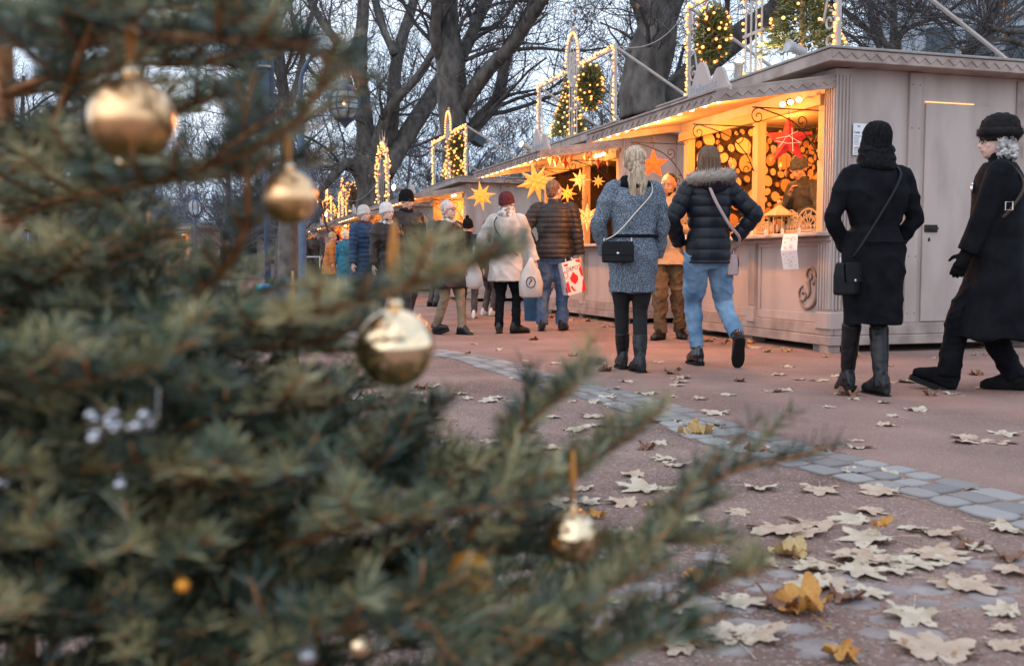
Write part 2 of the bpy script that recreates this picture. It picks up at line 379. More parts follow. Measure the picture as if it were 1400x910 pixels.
def make_stall(t0,Wd,label,detail=2,logs=False,D=2.45,goods='dark',sign=True,H=2.62,seed=1):
    root=thing('market_stall',label,'market stall',RW(t0,0),ROT,'wooden stalls in a row along the walk')
    fr=.12
    # base with blocks
    b=MB(); b.box((-Wd-.03,-.035,.07),(.03,D+.03,.16),.006); b.box((-Wd-.015,-.02,.163),(.015,.02,.27),.006)
    b.box((-.02,.023,.163),(.015,D,.27),.006)
    for x in (-.25,-Wd/2,-Wd+.25):
        for y in (.04,D-.2): b.box((x-.09,y,0),(x+.09,y+.16,.068))
    b.box((-.13,-.03,0),(.0,.1,.068))
    b.build('base','paint_dirty',root)
    # lower front with recessed panels
    f=MB(); f.box((-Wd,.03,.272),(0,.07,1.08))
    mids=[-Wd*.45]
    for a,c in ((-Wd+.14,mids[0]-.07),(mids[0]+.07,-.2)):
        f.box((a,.015,.272),(c,.029,.36),.004); f.box((a,.015,1.0),(c,.029,1.08),.004)
        f.box((a,.015,.362),(a+.05,.029,.998),.004); f.box((c-.05,.015,.362),(c,.029,.998),.004)
    f.build('front_panel','paint',root)
    for x0,x1,fc in ((-.2,-.005,'xy'),(mids[0]-.06,mids[0]+.06,'y'),(-Wd+.005,-Wd+.13,'y')):
        pilaster(root,x0,x1,-.012,.028,.30,1.08,face='y')
    # scroll relief ornaments
    if detail>1:
        for cx,sg in ((-.38,1),(-Wd+.32,-1)):
            o=MB(); y=.02
            scroll(o,(cx,.72),.10,1.3,.011,R(-60),sg,y=y); scroll(o,(cx-sg*.11,.53),.085,1.2,.010,R(100),sg,y=y)
            pts=[(cx+sg*.10,y,.70),(cx+sg*.115,y,.58),(cx+sg*.07,y,.45),(cx-sg*.06,y,.40),(cx-sg*.17,y,.47)]; o.tube(pts,[.011,.016,.02,.018,.01],6,3)
            o.tube([(cx-sg*.03,y,.66),(cx-sg*.0,y,.57),(cx-sg*.04,y,.5)],[.02,.014,.008],6,3)
            o.build('scroll_relief','groove',root,smooth=True)
    # counter
    c=MB(); c.box((-Wd-.02,-.17,1.085),(.0,.25,1.125),.008); c.box((-Wd,-.03,1.04),(-.0,.012,1.083),.006)
    c.build('counter','paint',root)
    # posts of the opening
    zt=H-.2
    for x in (-.22,-Wd*.45,-Wd+.12):
        p=MB(); p.box((x-.055,-.0,1.127),(x+.055,.10,zt-.02),.006); p.build('post','wood',root)
    # corner pilasters above the counter: outside face is the side wall's
    hd=MB(); hd.box((-Wd,.0,zt-.018),(-.165,.08,H),.004); hd.build('header','paint',root)
    hb=MB(); hb.box((-Wd+.02,-.05,zt-.12),(-.17,-.003,zt-.022),.004); hb.build('lintel_board','woodh',root)
    cp=pilaster(root,-.16,.0,-.004,.16,.30,H-.01,'corner_pilaster','xy')
    # walls
    w=MB(); w.box((-.06,.163,.272),(-.02,D,H)); w.box((-Wd,.085,.272),(-Wd+.04,D,H)); w.box((-Wd+.042,D-.04,.272),(-.062,D,H))
    # trims of the near side wall
    w.box((-.019,.80,.272),(.012,.93,H-.005),.005)
    w.box((-.019,.165,.272),(-.008,.79,.34),.003); 
    w.build('wall','paint',root)
    if detail>1:
        dr=MB(); dr.box((-.019,.99,.28),(.004,1.86,2.34),.004); d=dr.build('door','paint',root)
        hn=MB(); hn.box((.004,1.0,1.13),(.016,1.15,1.2),.004); hn.tube([(.02,1.02,1.165),(.045,1.05,1.165),(.045,1.13,1.165)],.009,6); hn.build('latch','iron',d)
        for zz in (.5,1.25,2.1):
            hg=MB(); hg.box((.004,1.80,zz),(.014,1.93,zz+.05),.003); hg.tube([(.016,1.87,zz-.02),(.016,1.87,zz+.07)],.009,6); hg.build('hinge','iron',d)
        kk=MB(); kk.blob((.006,1.06,1.06),(.006,.014,.02),8,6); kk.build('keyhole','iron',d)
        sc_=MB()
        for zz in (.36,.9,1.5,2.1,2.5):
            for yy in (.825,.905): sc_.blob((.013,yy,zz),(.003,.006,.006),6,4)
        tag(sc_.build('screws','iron',root),kind='stuff')
        for yy in (2.05,): jt=MB(); jt.box((-.019,yy,.34),(.006,yy+.09,2.6),.004); jt.build('cover_strip','paint_dirty',root)
        gl=MB(); gl.box((-.019,.99,2.35),(-.012,1.55,2.358)); gl.mi=0
        M.setdefault('slit',mat('door_gap_glow',(.9,.5,.2),None,.6,emis=(1,.45,.14),es=1.2)); gl.build('gap_glow_strip','slit',root)  # glowing strip stands for light leaking over the door; no real opening
    # interior
    it=MB(); bk=1.75
    it.box((-Wd+.045,.1,H-.09),(-.065,bk,H-.07)); it.build('ceiling','ceil',root)
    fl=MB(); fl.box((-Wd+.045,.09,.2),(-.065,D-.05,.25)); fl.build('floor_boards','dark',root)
    lw=MB(); lw.box((-Wd+.045,bk,.26),(-.065,bk+.03,H-.1)); lw.box((-Wd+.041,.11,1.1),(-Wd+.06,bk-.002,H-.1))
    if logs:
        log_wall(lw,Wd-.12,1.42,lambda x,z,d:(-Wd+.06+x,bk-.001-d,1.05+z),seed)
        log_wall(lw,bk-.15,1.42,lambda x,z,d:(-Wd+.061+d,.13+x,1.05+z),seed+1,400)
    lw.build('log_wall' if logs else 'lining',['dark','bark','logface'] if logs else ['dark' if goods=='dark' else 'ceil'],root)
    # awning: raised front flap
    za,zb=H-.10,H-.29; wd=1.22; a=MB()
    x0,x1=-Wd-.02,.0
    def slab(mb,xa,xb,ya,yb,off0,off1):
        za_=lambda y: za+(zb-za)*(-y/wd)
        mb.add([(xa,ya,za_(ya)+off0),(xb,ya,za_(ya)+off0),(xb,yb,za_(yb)+off0),(xa,yb,za_(yb)+off0),
                (xa,ya,za_(ya)+off1),(xb,ya,za_(ya)+off1),(xb,yb,za_(yb)+off1),(xa,yb,za_(yb)+off1)],
               [(0,3,2,1),(4,5,6,7),(0,1,5,4),(1,2,6,5),(2,3,7,6),(3,0,4,7)])
    a.mi=1; slab(a,x0+.03,x1-.03,-wd+.03,-.01,-.012,.012); a.mi=0
    a.mi=0; slab(a,x0,x1,-wd-.02,-.008,.014,.034)
    slab(a,x1-.028,x1+.002,-wd,-.008,-.085,.012); slab(a,x0-.002,x0+.028,-wd,-.008,-.085,.012)
    slab(a,x0+.03,x1-.03,-wd,-wd+.03,-.085,.012)
    # zigzag moulding
    k=int(wd/.11)
    for i in range(k):
        y=-wd+.03+i*.11; zc=lambda yy: za+(zb-za)*(-yy/wd)-.037
        a.tube([(x1+.005,y,zc(y)-.02),(x1+.005,y+.055,zc(y+.055)+.02),(x1+.005,y+.11,zc(y+.11)-.02)],.006,4)
    k=int(Wd/.14)
    for i in range(k):
        x=x0+.04+i*.14; a.tube([(x,-wd-.004,zb-.057),(x+.07,-wd-.004,zb-.017),(x+.14,-wd-.004,zb-.057)],.006,4)
    a.build('awning',['paint_dirty','ceil'],root)
    # roof slab with gable boards
    r=MB(); ov=.22
    r.mi=0; r.box((-Wd-.22,-ov,H+.002),(ov,D+.2,H+.11),.006); r.mi=1; r.box((-Wd-.235,-ov-.015,H+.112),(ov+.015,D+.215,H+.135),.004)
    for i in range(int((D+.3)/.13)): 
        y=-ov+.02+i*.13; r.mi=0; r.tube([(ov+.004,y,H+.035),(ov+.004,y+.065,H+.085),(ov+.004,y+.13,H+.035)],.006,4)
    r.mi=1; r.box((-Wd+.5,.6,H+.137),(-.6,1.5,H+.16),.01)
    r.build('roof',['paint_dirty','roof'],root)
    # scroll brackets of iron
    if detail>0:
        for x in (-.24,-Wd*.45+.0,-Wd+.12):
            o=MB(); y0=-.01
            o.tube([(x,y0,zt-.16),(x,-.72,zt-.16)],.0055,6)
            o.tube([(x,y0,zt-.62),(x,-.10,zt-.45),(x,-.30,zt-.27),(x,-.62,zt-.17)],.006,6,4)
            scroll(o,(-.09,zt-.60),.075,1.4,.0055,R(90),-1,'yz',y=x); scroll(o,(-.66,zt-.24),.08,1.4,.0055,R(60),1,'yz',y=x)
            scroll(o,(-.2,zt-.27),.07,1.2,.0055,R(-90),1,'yz',y=x)
            o.build('bracket','iron',root,smooth=True)
    # sign crest on the awning edge
    if sign:
        s=MB(); cx=-.07 if detail>1 else -.4; y=-wd*.9
        s.T=Matrix.Translation((0,0,0))
        out=[]
        for i in range(31):
            t=i/30; x=-1+2*t
            h=.05+.42*math.exp(-(abs(x+.28)/.40)**2.6)+.27*math.exp(-(abs(x-.55)/.30)**3)
            out.append((cx-.35+x*.42,zb+.03+h*.72))
        out=[(cx+.075,zb+.03)]+out[::-1]+[(cx-.775,zb+.03)]
        s.T=None; s.prism(out,'y',y,y+.03); q=s.build('sign_board','paint',root)
        tx=text('lettering','Weihnacht',.12,'greyink',q,(cx-.68,y-.002,zb+.09))
    # light chain under the awning
    if detail>0:
        bm=MB(); bm.blob((0,0,0),(.03,.03,.024),8,6); proto=None
        nb=12 if detail>1 else 8
        for i in range(nb):
            x=-.15-(Wd-.3)*i/(nb-1)
            if proto is None: proto=bm.build('bulb','bulb',root,True); o=proto
            else: o=proto.copy(); COL.objects.link(o); o.parent=root
            o.location=(x,-wd+.10,zb-.045)
        for i in range(3):
            o=proto.copy(); COL.objects.link(o); o.parent=root; o.location=(-.35-.14*i,-.16,H-.25)
    return root
S1=make_stall(0,3.1,'nearest cream stall with log slice walls and a grey side door',2,True,goods='logs',seed=3)
S2=make_stall(4.82,3.45,'second stall from the right, dark inside and hung with glowing paper stars',2,goods='dark')
S3=make_stall(13.5,3.45,'third stall, orange lit and hung with white ornaments, behind the grey haired walker',1,goods='ceil')
S4=make_stall(22.5,4.2,'fourth stall with the pointed light arch on its roof',1,goods='ceil')
S5=make_stall(31.7,5.5,'fifth stall behind the man in the flat cap',1,goods='ceil')
S6=make_stall(46,6,'farthest stall at the left end of the row',1,goods='ceil',sign=False)
for t,w,z,e in ((.8,.75,2.35,36),(2.2,.75,2.35,36),(5.6,.8,2.35,7),(7.2,.8,2.35,7),(14.6,.8,2.3,60),(16,.8,2.3,60),(24,.8,2.3,80),(33,.8,2.3,80),(35.5,.8,2.3,80),(49,.8,2.3,100)):
    plight(RW(t,w,z),e,.12)
for t,e in ((.7,62),(2.3,75),(5.6,55),(7.5,55),(14.5,32),(16.3,32),(23.5,36),(25.5,36),(33,44),(36,44),(48,50)):
    plight(RW(t,-.85,2.18),e,.08)

# ---------------------------------------------------------------- rooftop light frames
class Bulbs:
    def __init__(s): s.p=[]
    def blob(s,c,r,*a): s.p.append((tuple(c),r))
    def build(s,name,m,root):
        global BULBME
        try: BULBME
        except NameError:
            b=MB(); b.blob((0,0,0),1,6,4); o=b.build('bulb','bulbs'); BULBME=o.data; bpy.data.objects.remove(o)
        P=s.p[:]; random.shuffle(P)
        for c,r in P[:100]:
            o=link('bulb',BULBME,root); o.location=c; o.scale=(r,r,r)
        if len(P)>100:
            b=MB()
            for c,r in P[100:]: b.blob(c,r,5,4)
            tag(b.build('fairy_lights','bulbs',root),kind='stuff')
def bulb_line(mb,a,b,n,r=.017,j=.02):
    a,b=Vector(a),Vector(b)
    for i in range(n):
        q=a.lerp(b,(i+.5)/n); mb.blob((q.x+random.uniform(-j,j),q.y+random.uniform(-j,j)-.03,q.z+random.uniform(-j,j)),r,5,4)
def fir_shape(root,cx,cy,z0,h,r,name='fir_tree',oval=False,nb=70,br=.017,n=2600,lab=None,cat=None):
    o=MB(); q=[]
    for i in range(n):
        t=random.random()
        if oval:
            a=random.uniform(0,2*math.pi); b=random.uniform(-1,1); rr=math.sqrt(1-b*b); k=random.uniform(.55,1.0)
            p=Vector((cx+r*rr*math.cos(a)*k,cy+r*rr*math.sin(a)*k,z0+h/2+h/2*b*k)); dr=Vector((math.cos(a)*rr,math.sin(a)*rr,b+.15))
        else:
            t=1-math.sqrt(random.random()); a=random.uniform(0,2*math.pi); k=random.uniform(.35,1.05); lay=1-.22*((t*7)%1)
            p=Vector((cx+r*(1-t)*lay*math.cos(a)*k,cy+r*(1-t)*lay*math.sin(a)*k,z0+h*t)); dr=Vector((math.cos(a),math.sin(a),-.1+.5*random.random()))
        dr=(dr+Vector((random.uniform(-.6,.6),random.uniform(-.6,.6),random.uniform(-.5,.5)))).normalized(); L0=random.uniform(.05,.09)*(1 if h>.8 else .7)
        s=dr.cross(Vector((random.random(),random.random(),random.random()))).normalized()*.011
        o.av=random.random(); e=p+dr*L0; o.add([p-s,p+s,e+s*.4,e-s*.4],[(0,1,2,3)])
    if not oval: 
        tr=MB(); tr.tube([(cx,cy,z0-.18),(cx,cy,z0+h*.9)],[.04,.012],8)
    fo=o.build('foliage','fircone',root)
    if not oval: tr.build('trunk','woodh',root)
    else:
        sp=MB(); sp.blob((cx,cy,z0+h/2),(r*.5,r*.5,h*.42),10,8); sp.build('core','dark',root)
    b=Bulbs()
    for i in range(nb):
        a=random.uniform(0,2*math.pi); t=random.random()
        if oval: bb=random.uniform(-.95,.95); rr=math.sqrt(1-bb*bb)*1.03; p=(cx+r*rr*math.cos(a),cy+r*rr*math.sin(a),z0+h/2+h/2*bb)
        else: t=1-math.sqrt(random.random()*.98); p=(cx+r*(1-t)*1.02*math.cos(a),cy+r*(1-t)*1.02*math.sin(a),z0+h*t)
        b.blob(p,br*random.uniform(.7,1.2),5,4)
    b.build('fairy_lights','bulbs',root)
def light_frame(t0,Wd,label,ztop=1.12,base=2.76,arch=True,br=.017,dens=26,order='fo',brace=True,w=.02):
    root=thing('roof_trellis',label+', light-trimmed metal trellis','roof trellis',RW(t0,w,base),ROT,'lit metal frames on the stall roofs')
    m=MB(); x0,x1=-Wd,0; c=-Wd*.5; bl=Bulbs()
    for x in (x0,x1): m.box((x-.022,-.022,0),(x+.022,.022,ztop),.004); m.box((x-.07,-.07,-.005),(x+.07,.07,.01))
    for x in (c-.16,c-.05,c+.05,c+.16): m.tube([(x,0,0),(x,0,ztop+.25)],.011,6)
    m.box((c-.2,-.015,ztop*.42),(c+.2,.015,ztop*.42+.03)); m.box((x0,-.015,ztop-.04),(c-.26,.015,ztop-.01)); m.box((c+.26,-.015,ztop-.04),(x1,.015,ztop-.01))
    # oval lattice arch
    ring=[(c+.25*math.cos(a),0,ztop+.12+.40*math.sin(a)) for a in np.linspace(0,2*math.pi,29)]
    m.tube(ring,.018,6)
    for k in (-.12,0,.12): h=.4*math.sqrt(1-(k/.25)**2); m.tube([(c+k,0,ztop+.12-h),(c+k,0,ztop+.12+h)],.007,5)
    for k in (-.2,-.05,.1,.25): h=.25*math.sqrt(1-(k/.4)**2); m.tube([(c-h,0,ztop+.12+k),(c+h,0,ztop+.12+k)],.007,5)
    m.box((c-.09,-.02,ztop+.53),(c+.09,.02,ztop+.56),.005); m.blob((c,0,ztop+.6),(.05,.03,.045),8,6)
    # side scrolls
    for x,s in ((x0+.13,1),(x1-.13,-1)):
        scroll(m,(x,.30),.10,1.3,.011,R(90),s); scroll(m,(x,.11),.09,1.2,.011,R(-90),-s); m.tube([(x+.1*s,0,.32),(x+.02*s,0,.6),(x-.05*s,0,ztop-.1)],.011,6,4)
        m.tube([(x-.05*s,0,ztop-.25),(x+.2*s,0,ztop-.1),(x+.35*s,0,ztop-.03)],.009,6,4)
    if brace:
        for x in (x0,x1): m.tube([(x,.02,ztop-.02),(x+.02,1.9,.03)],.022,6)
    m.build('frame','metalframe',root)
    for x in (x0,x1): bulb_line(bl,(x,0,.03),(x,0,ztop),dens,br)
    bulb_line(bl,(x0,0,ztop),(c-.26,0,ztop),dens,br,.03); bulb_line(bl,(c+.26,0,ztop),(x1,0,ztop),dens,br,.03)
    for a in np.linspace(-.1,math.pi+.1,24): bl.blob((c+.27*math.cos(a),-.03,ztop+.12+.42*math.sin(a)),br,5,4)
    for x in (c-.16,c+.16): bulb_line(bl,(x,0,.05),(x,0,ztop*.9),9,br)
    bl.build('fairy_lights','bulbs',root)
    return root
def roof_fir(t,w,h,r,label,z=2.95,oval=False,nb=70,br=.017,n=2600):
    root=thing('wreath_ball' if oval else 'fir_tree',label,'evergreen decoration' if oval else 'fir tree',RW(t,w,z),ROT,'evergreens with lights on the stall roofs')
    fir_shape(root,0,0,0 if not oval else 0,h,r,oval=oval,nb=nb,br=br,n=n); return root
light_frame(.02,2.95,'tall frame on the nearest stall')
roof_fir(.95,.25,1.05,.42,'bushy yellow-green fir on the nearest stall roof',3.0,nb=34)
roof_fir(2.35,.0,.68,.2,'oval wreath with dried flowers in the nearest roof frame',3.08,True,nb=60)
light_frame(5.2,3.35,'complete arched frame on the second stall roof')
roof_fir(8.0,.35,1.05,.33,'slim lit fir on the second stall roof, left of the frame arch',2.98,nb=90)
roof_fir(6.1,.0,.72,.2,'oval lit wreath right of the arch on the second stall roof',3.1,True,nb=75)
light_frame(13.55,3.3,'frame on the third stall roof before the forked tree',br=.022)
roof_fir(15.9,.3,1.0,.3,'narrow lit fir on the third stall roof',2.98,nb=110,br=.022)
roof_fir(14.3,.0,.8,.22,'oval lit wreath on the third stall roof',3.05,True,nb=80,br=.022)
# pointed arch on stall 4
root=thing('light_arch','pointed arch wound with lights and metal spikes on the fourth stall roof','light arch',RW(22.3,0,2.76),ROT,'lit metal frames on the stall roofs')
m=MB(); bl=Bulbs()
pts=[(-2.9,0,0),(-2.9,0,1.0),(-2.6,0,1.6),(-1.9,0,2.05),(-1.2,0,1.6),(-.9,0,1.0),(-.9,0,0)]
m.tube(pts,.03,6,4); m.tube([(x*.8-.38,.0,z*.85) for x,y,z in pts],.015,6,4)
for a in range(9):
    an=math.pi*(a/8); m.tube([(-1.9+.9*math.cos(an),0,1.2+.75*math.sin(an)),(-1.9+1.35*math.cos(an),-.02,1.2+1.2*math.sin(an))],[.025,.004],5)
for x in (-2.3,-1.9,-1.5): m.tube([(x,0,0),(x,0,1.5)],.012,5)
m.build('frame','metalframe',root,True)
for i in range(len(pts)-1): bulb_line(bl,pts[i],pts[i+1],24,.03,.09)
bl.build('fairy_lights','bulbs',root)
light_frame(33,2.3,'small far frame left of the fifth stall roof',br=.03,brace=False); light_frame(38,3.4,'farthest frame above the flat-capped man',br=.034,brace=True)
roof_fir(31.9,.2,1.25,.55,'wide lit bush on the fifth stall roof near the black beanie',2.9,True,nb=130,br=.032,n=1500)
roof_fir(40,.2,1.3,.4,'far lit fir on the fifth stall roof above the flat-capped man',2.95,nb=110,br=.034,n=1500)

# ---------------------------------------------------------------- spot lamps on the roofs
def spot(t,w,z,label,aim=(-.5,-.2,.8),glow=True,s=1):
    root=thing('spot_lamp',label,'spotlight',RW(t,w,z),ROT,'spotlights on the stall roofs')
    d=Vector(aim).normalized(); q=d.to_track_quat('Z','Y').to_matrix().to_4x4(); T=Matrix.Translation((0,0,.10*s))@q@Matrix.Scale(s,4)
    m=MB(); m.T=T; n=16
    R_=lambda r,zz:[(r*math.cos(2*math.pi*k/n),r*math.sin(2*math.pi*k/n),zz) for k in range(n)]
    m.rings([R_(.04,-.1),R_(.045,-.08),R_(.045,.06),R_(.06,.08),R_(.062,.11),R_(.052,.11),R_(.050,.095)])
    m.T=None; m.tube([(0,0,0),(0,0,.09*s)],.012,6); m.box((-.05,-.04,-.004),(.05,.04,.008))
    m.build('housing','lampmetal',root,True)
    m=MB(); m.T=T; m.rings([R_(.050,.097),R_(.050,.103)]); m.build('lens','wbulb' if glow else 'lampmetal',root)
spot(1.55,-.12,2.77,'white spotlight glowing beside the sign crest of the nearest stall',(.55,-.25,.8))
spot(.5,-.1,2.77,'small round unlit lamp left of the peak of the nearest roof',(.1,-1,.25),False)
spot(8.75,-.15,2.78,'bright spotlight at the left edge of the second stall roof',(.3,-.9,.3))
spot(20.5,-.2,2.85,'bright lamp at the left end of the third stall roof',(.5,-.9,.1),True,1.6)
spot(36,-.3,2.8,'far white lamp on the fifth stall roof',(.3,-.9,.1),True,1.8)
plight(RW(.95,-.1,2.95),5,.05,(1,.8,.5)); plight(RW(8.0,-.05,2.95),5,.05,(1,.8,.5)); plight(RW(15.7,-.05,2.95),5,.05,(1,.8,.5))

# ---------------------------------------------------------------- paper stars
M['starlit']=mat('glowing_paper_star',(.8,.33,.08),None,.7,emis=(1,.32,.035),es=.6)
M['starwhite']=mat('glowing_cut_paper_star',(1,.5,.16),(.6,.16,.03),.7,40,2,emis='self',es=.9)
M['redstar']=mat('self_lit_red_felt',(.55,.02,.02),(.75,.04,.03),.8,30,emis=(1,.05,.02),es=.12)  # faint glow put into the felt, which is no lamp
M['orangestar']=mat('glowing_red_star',(.7,.05,.015),(.8,.10,.02),.8,60,emis=(1,.06,.01),es=.5)
def star3d(name,label,loc,r,n=8,m_='starlit',core=.30,extra=True,rz=0,group='paper stars hanging at the stalls',tilt=0):
    root=thing(name,label,'star',loc,rz,group); m=MB(); c=r*core
    dirs=[Vector((math.cos(2*math.pi*k/n+tilt),0,math.sin(2*math.pi*k/n+tilt))) for k in range(n)]
    L0=[r*(1 if k%2==0 else .86) for k in range(n)]
    if extra:
        for a in (.7,-.7):
            for k in range(n): dirs.append(Vector((math.cos(2*math.pi*(k+.5)/n+tilt)*.72,a,math.sin(2*math.pi*(k+.5)/n+tilt)*.72)).normalized()); L0.append(r*.62)
        for a in (1,-1): dirs.append(Vector((.0,a,0.01)).normalized()); L0.append(r*.6)
    for d,l in zip(dirs,L0):
        u=d.cross(Vector((0,1,0.02))).normalized(); v=d.cross(u); b=c*.62
        base=[d*c*.55+u*b,d*c*.55+v*b,d*c*.55-u*b,d*c*.55-v*b]; m.add(base+[d*l],[(0,1,4),(1,2,4),(2,3,4),(3,0,4),(3,2,1,0)])
    m.build('paper_body',m_,root)
    w=MB(); w.tube([(0,0,r*.2),(0,0,r*1.02),(.0,.0,r*1.45)],.003,4); w.build('cord','iron',root); return root
star3d('paper_star','large yellow many-pointed star left of the second stall opening',at(733,249,13.0),.285,8,rz=.35,tilt=.25)
star3d('paper_star','medium yellow star hanging by the third stall side wall',at(658,268,15.6),.24,8,rz=-.2,tilt=.15)
star3d('paper_star','small golden star low in the right of the second stall opening',at(818,248,13.9),.10,8)
star3d('paper_star','bright cut-paper star right of the middle post of the second stall',at(793,246,14.6),.17,8,'starwhite')
star3d('paper_star','long lit star standing below behind the second stall counter',at(803,297,14.9),.22,8,'starwhite',.36)
star3d('paper_star','dim orange star left of the middle post of the second stall',at(776,265,14.9),.15,8,'starlit')
def flat_star(label,loc,r,m_,rz,string=False):
    root=thing('felt_star',label,'star',loc,rz); m=MB(); ang=[math.pi/2+math.pi*k/5 for k in range(10)]; rr=[r if k%2==0 else r*.42 for k in range(10)]
    o=[(rr[k]*math.cos(ang[k]),0,rr[k]*math.sin(ang[k])) for k in range(10)]; m.add(o+[(0,-r*.2,0),(0,r*.2,0)],[(k,10,(k+1)%10) for k in range(10)]+[((k+1)%10,11,k) for k in range(10)])
    m.build('body',m_,root)
    w=MB(); w.tube([(0,0,r*.98),(0,0,r*1.3)],.003,4); scroll(w,(0,r*1.3+.05),.05,1,.006,0); w.build('hook','iron',root)
    if string:
        s=MB()
        for k in range(4):
            a=random.uniform(0,6.28); b=a+random.uniform(2,4); q=r*.5; s.tube([(q*math.cos(a),-r*.17,q*math.sin(a)),(0.3*q*math.cos((a+b)/2),-r*.215,.3*q*math.sin((a+b)/2)),(q*math.cos(b),-r*.17,q*math.sin(b))],.003,4)
        s.build('string','paper',root)
flat_star('red star wrapped in white string hanging in the nearest stall',at(1078,192,9.75),.235,'redstar',-.25,True)
flat_star('glowing orange-red star hanging on the bracket above the man in tan',at(893,225,11.9),.18,'orangestar',-.2)
# dangling ornaments inside stall 2 and 3
M['ornred']=mat('red_lacquered_ornament',(.5,.03,.02),(.65,.10,.04),.45,10); M['orntan']=mat('tan_wood_ornament',(.5,.3,.15),(.65,.45,.28),.6,10)
M['ornwhite']=mat('white_glazed_ornament',(.65,.6,.56),(.75,.7,.66),.4,10)
def drop(name,label,loc,r,m_,group):
    root=thing(name,label,'ornament',loc,random.uniform(-.5,.5),group); m=MB(); n=8
    m.rings([[(q*r*math.cos(2*math.pi*k/n),q*r*math.sin(2*math.pi*k/n),z*r) for k in range(n)] for q,z in ((.03,-2.2),(.5,-1.1),(.95,-.2),(.8,.4),(.35,.75),(.45,1.0),(.4,1.35),(.05,1.6))])
    m.build('body',m_,root,True); w=MB(); w.tube([(0,0,1.5*r),(0,0,1.5*r+.14)],.003,4); w.build('cord','iron',root)
i=0
for px in (752,760,767,773,780,801,809,818,826,831):
    drop('hanging_ornament','carved drop hanging under the lintel of the second stall opening',at(px,random.uniform(212,224),14.25+random.uniform(-.1,.3)),random.uniform(.035,.055),['ornred','orntan','orntan','ornred'][i%4],'drops hanging in the dark stall'); i+=1
for k in range(14):
    drop('hanging_ornament','pale drop hanging in the orange opening of the third stall',RW(14.0+.19*k,random.uniform(.1,.5),random.uniform(1.75,2.2)),random.uniform(.06,.09),['ornwhite','ornwhite','orntan','ornred'][k%4],'pale drops in the third stall')
for k in range(12):
    drop('hanging_ornament','far bright drop hanging in the fifth stall',RW(32.5+.33*k,random.uniform(-.1,.3),random.uniform(1.6,2.2)),random.uniform(.09,.14),['ornwhite','ornred','ornwhite','orntan'][k%4],'drops in the fifth stall')
# goods on counter 1
def local(root_t,x,y,z): return RW(root_t-x,y,z)
def carousel(label,loc,s,rz=0):
    root=thing('wooden_carousel',label,'carved toy',loc,rz); m=MB(); n=12
    Rg=lambda r,z:[(r*math.cos(2*math.pi*k/n),r*math.sin(2*math.pi*k/n),z) for k in range(n)]
    m.rings([Rg(.09*s,0),Rg(.09*s,.012*s),Rg(.075*s,.014*s)]); m.rings([Rg(.07*s,.13*s),Rg(.10*s,.135*s),Rg(.09*s,.15*s),Rg(.03*s,.19*s),Rg(.004,.21*s)])
    for k in range(8): a=k*math.pi/4; m.tube([(.07*s*math.cos(a),.07*s*math.sin(a),.01),(.07*s*math.cos(a),.07*s*math.sin(a),.135*s)],.005*s,5); m.blob((.05*s*math.cos(a+.3),.05*s*math.sin(a+.3),.05*s),(.012*s,.012*s,.03*s),6,5)
    m.build('body','wood',root)
    k_=MB(); k_.blob((0,0,.225*s),(.015*s,)*3,8,6); k_.build('finial','orntan',root)
carousel('carved wooden carousel with round canopy on the log stall counter',at(1065,307,10.0)-Vector((0,0,.115)),1.5)
def lattice(label,loc,w,h,rz):
    root=thing('fretwork_arch',label,'carved toy',loc,rz); m=MB(); m.box((-w/2,-.03,0),(w/2,.03,.03),.004)
    pts=[(w/2*math.cos(a),0,.03+h*math.sin(a)) for a in np.linspace(0,math.pi,13)]; m.tube(pts,.009,6)
    m.tube([(x*.66,0,.03+(z-.03)*.68) for x,y,z in pts],.007,6)
    for k in range(6): a=math.pi*(k+.5)/6; m.tube([(0,0,.05),(w/2*math.cos(a),0,.03+h*math.sin(a))],.006,5); scroll(m,(w*.34*math.cos(a),.03+h*.55*math.sin(a)+.02),.03,1.2,.005,a)
    m.build('body','wood',root)
    m=MB()
    for k in range(5): m.blob((-w*.3+w*.15*k,-.035,.05),(.012,.01,.022),6,5)
    m.build('figures','orntan',root)
lattice('small fretwork candle arch beside the black-coated woman at the log stall',at(1105,314,9.65)-Vector((0,0,.02)),.24,.19,-.6)
lattice('fretwork arch in the middle of the log stall counter between carousel and figures',at(1088,315,9.85)-Vector((0,0,.02)),.22,.13,-.9)
lattice('low fretwork arch nearest the post on the log stall counter',at(1048,317,10.3)-Vector((0,0,.02)),.25,.09,-1.2)
def gift(label,loc,rz,w=.17,h=.13):
    root=thing('wrapped_box',label,'gift box',loc,rz); m=MB(); m.box((-w/2,-.06,0),(w/2,.06,h),.006); m.build('box','paperbox',root)
    m=MB(); m.box((-w/2-.002,-.062,h*.45),(w/2+.002,.062,h*.55)); m.box((-.01,-.064,-.001),(.01,.064,h+.002)); m.blob((.02,-.07,h*.5),(.03,.012,.015),6,5); m.blob((-.02,-.07,h*.5),(.03,.012,.015),6,5); m.build('ribbon','ribbon',root)
M['paperbox']=mat('brown_wrapping',(.5,.34,.2),(.66,.5,.34),.6,40,2)
sp=RW(2.0,1.25,1.62); 
sh=MB(); sh.box((-.75,-.12,0),(.45,.14,.025),.004); sh.box((-.7,-.1,-.10),(-.67,.12,-.002)); sh.box((.37,-.1,-.10),(.4,.12,-.002))
o=thing('shelf','pine shelf before the log wall with wrapped boxes on it','shelf',sp,ROT); sh.build('board','wood',o)
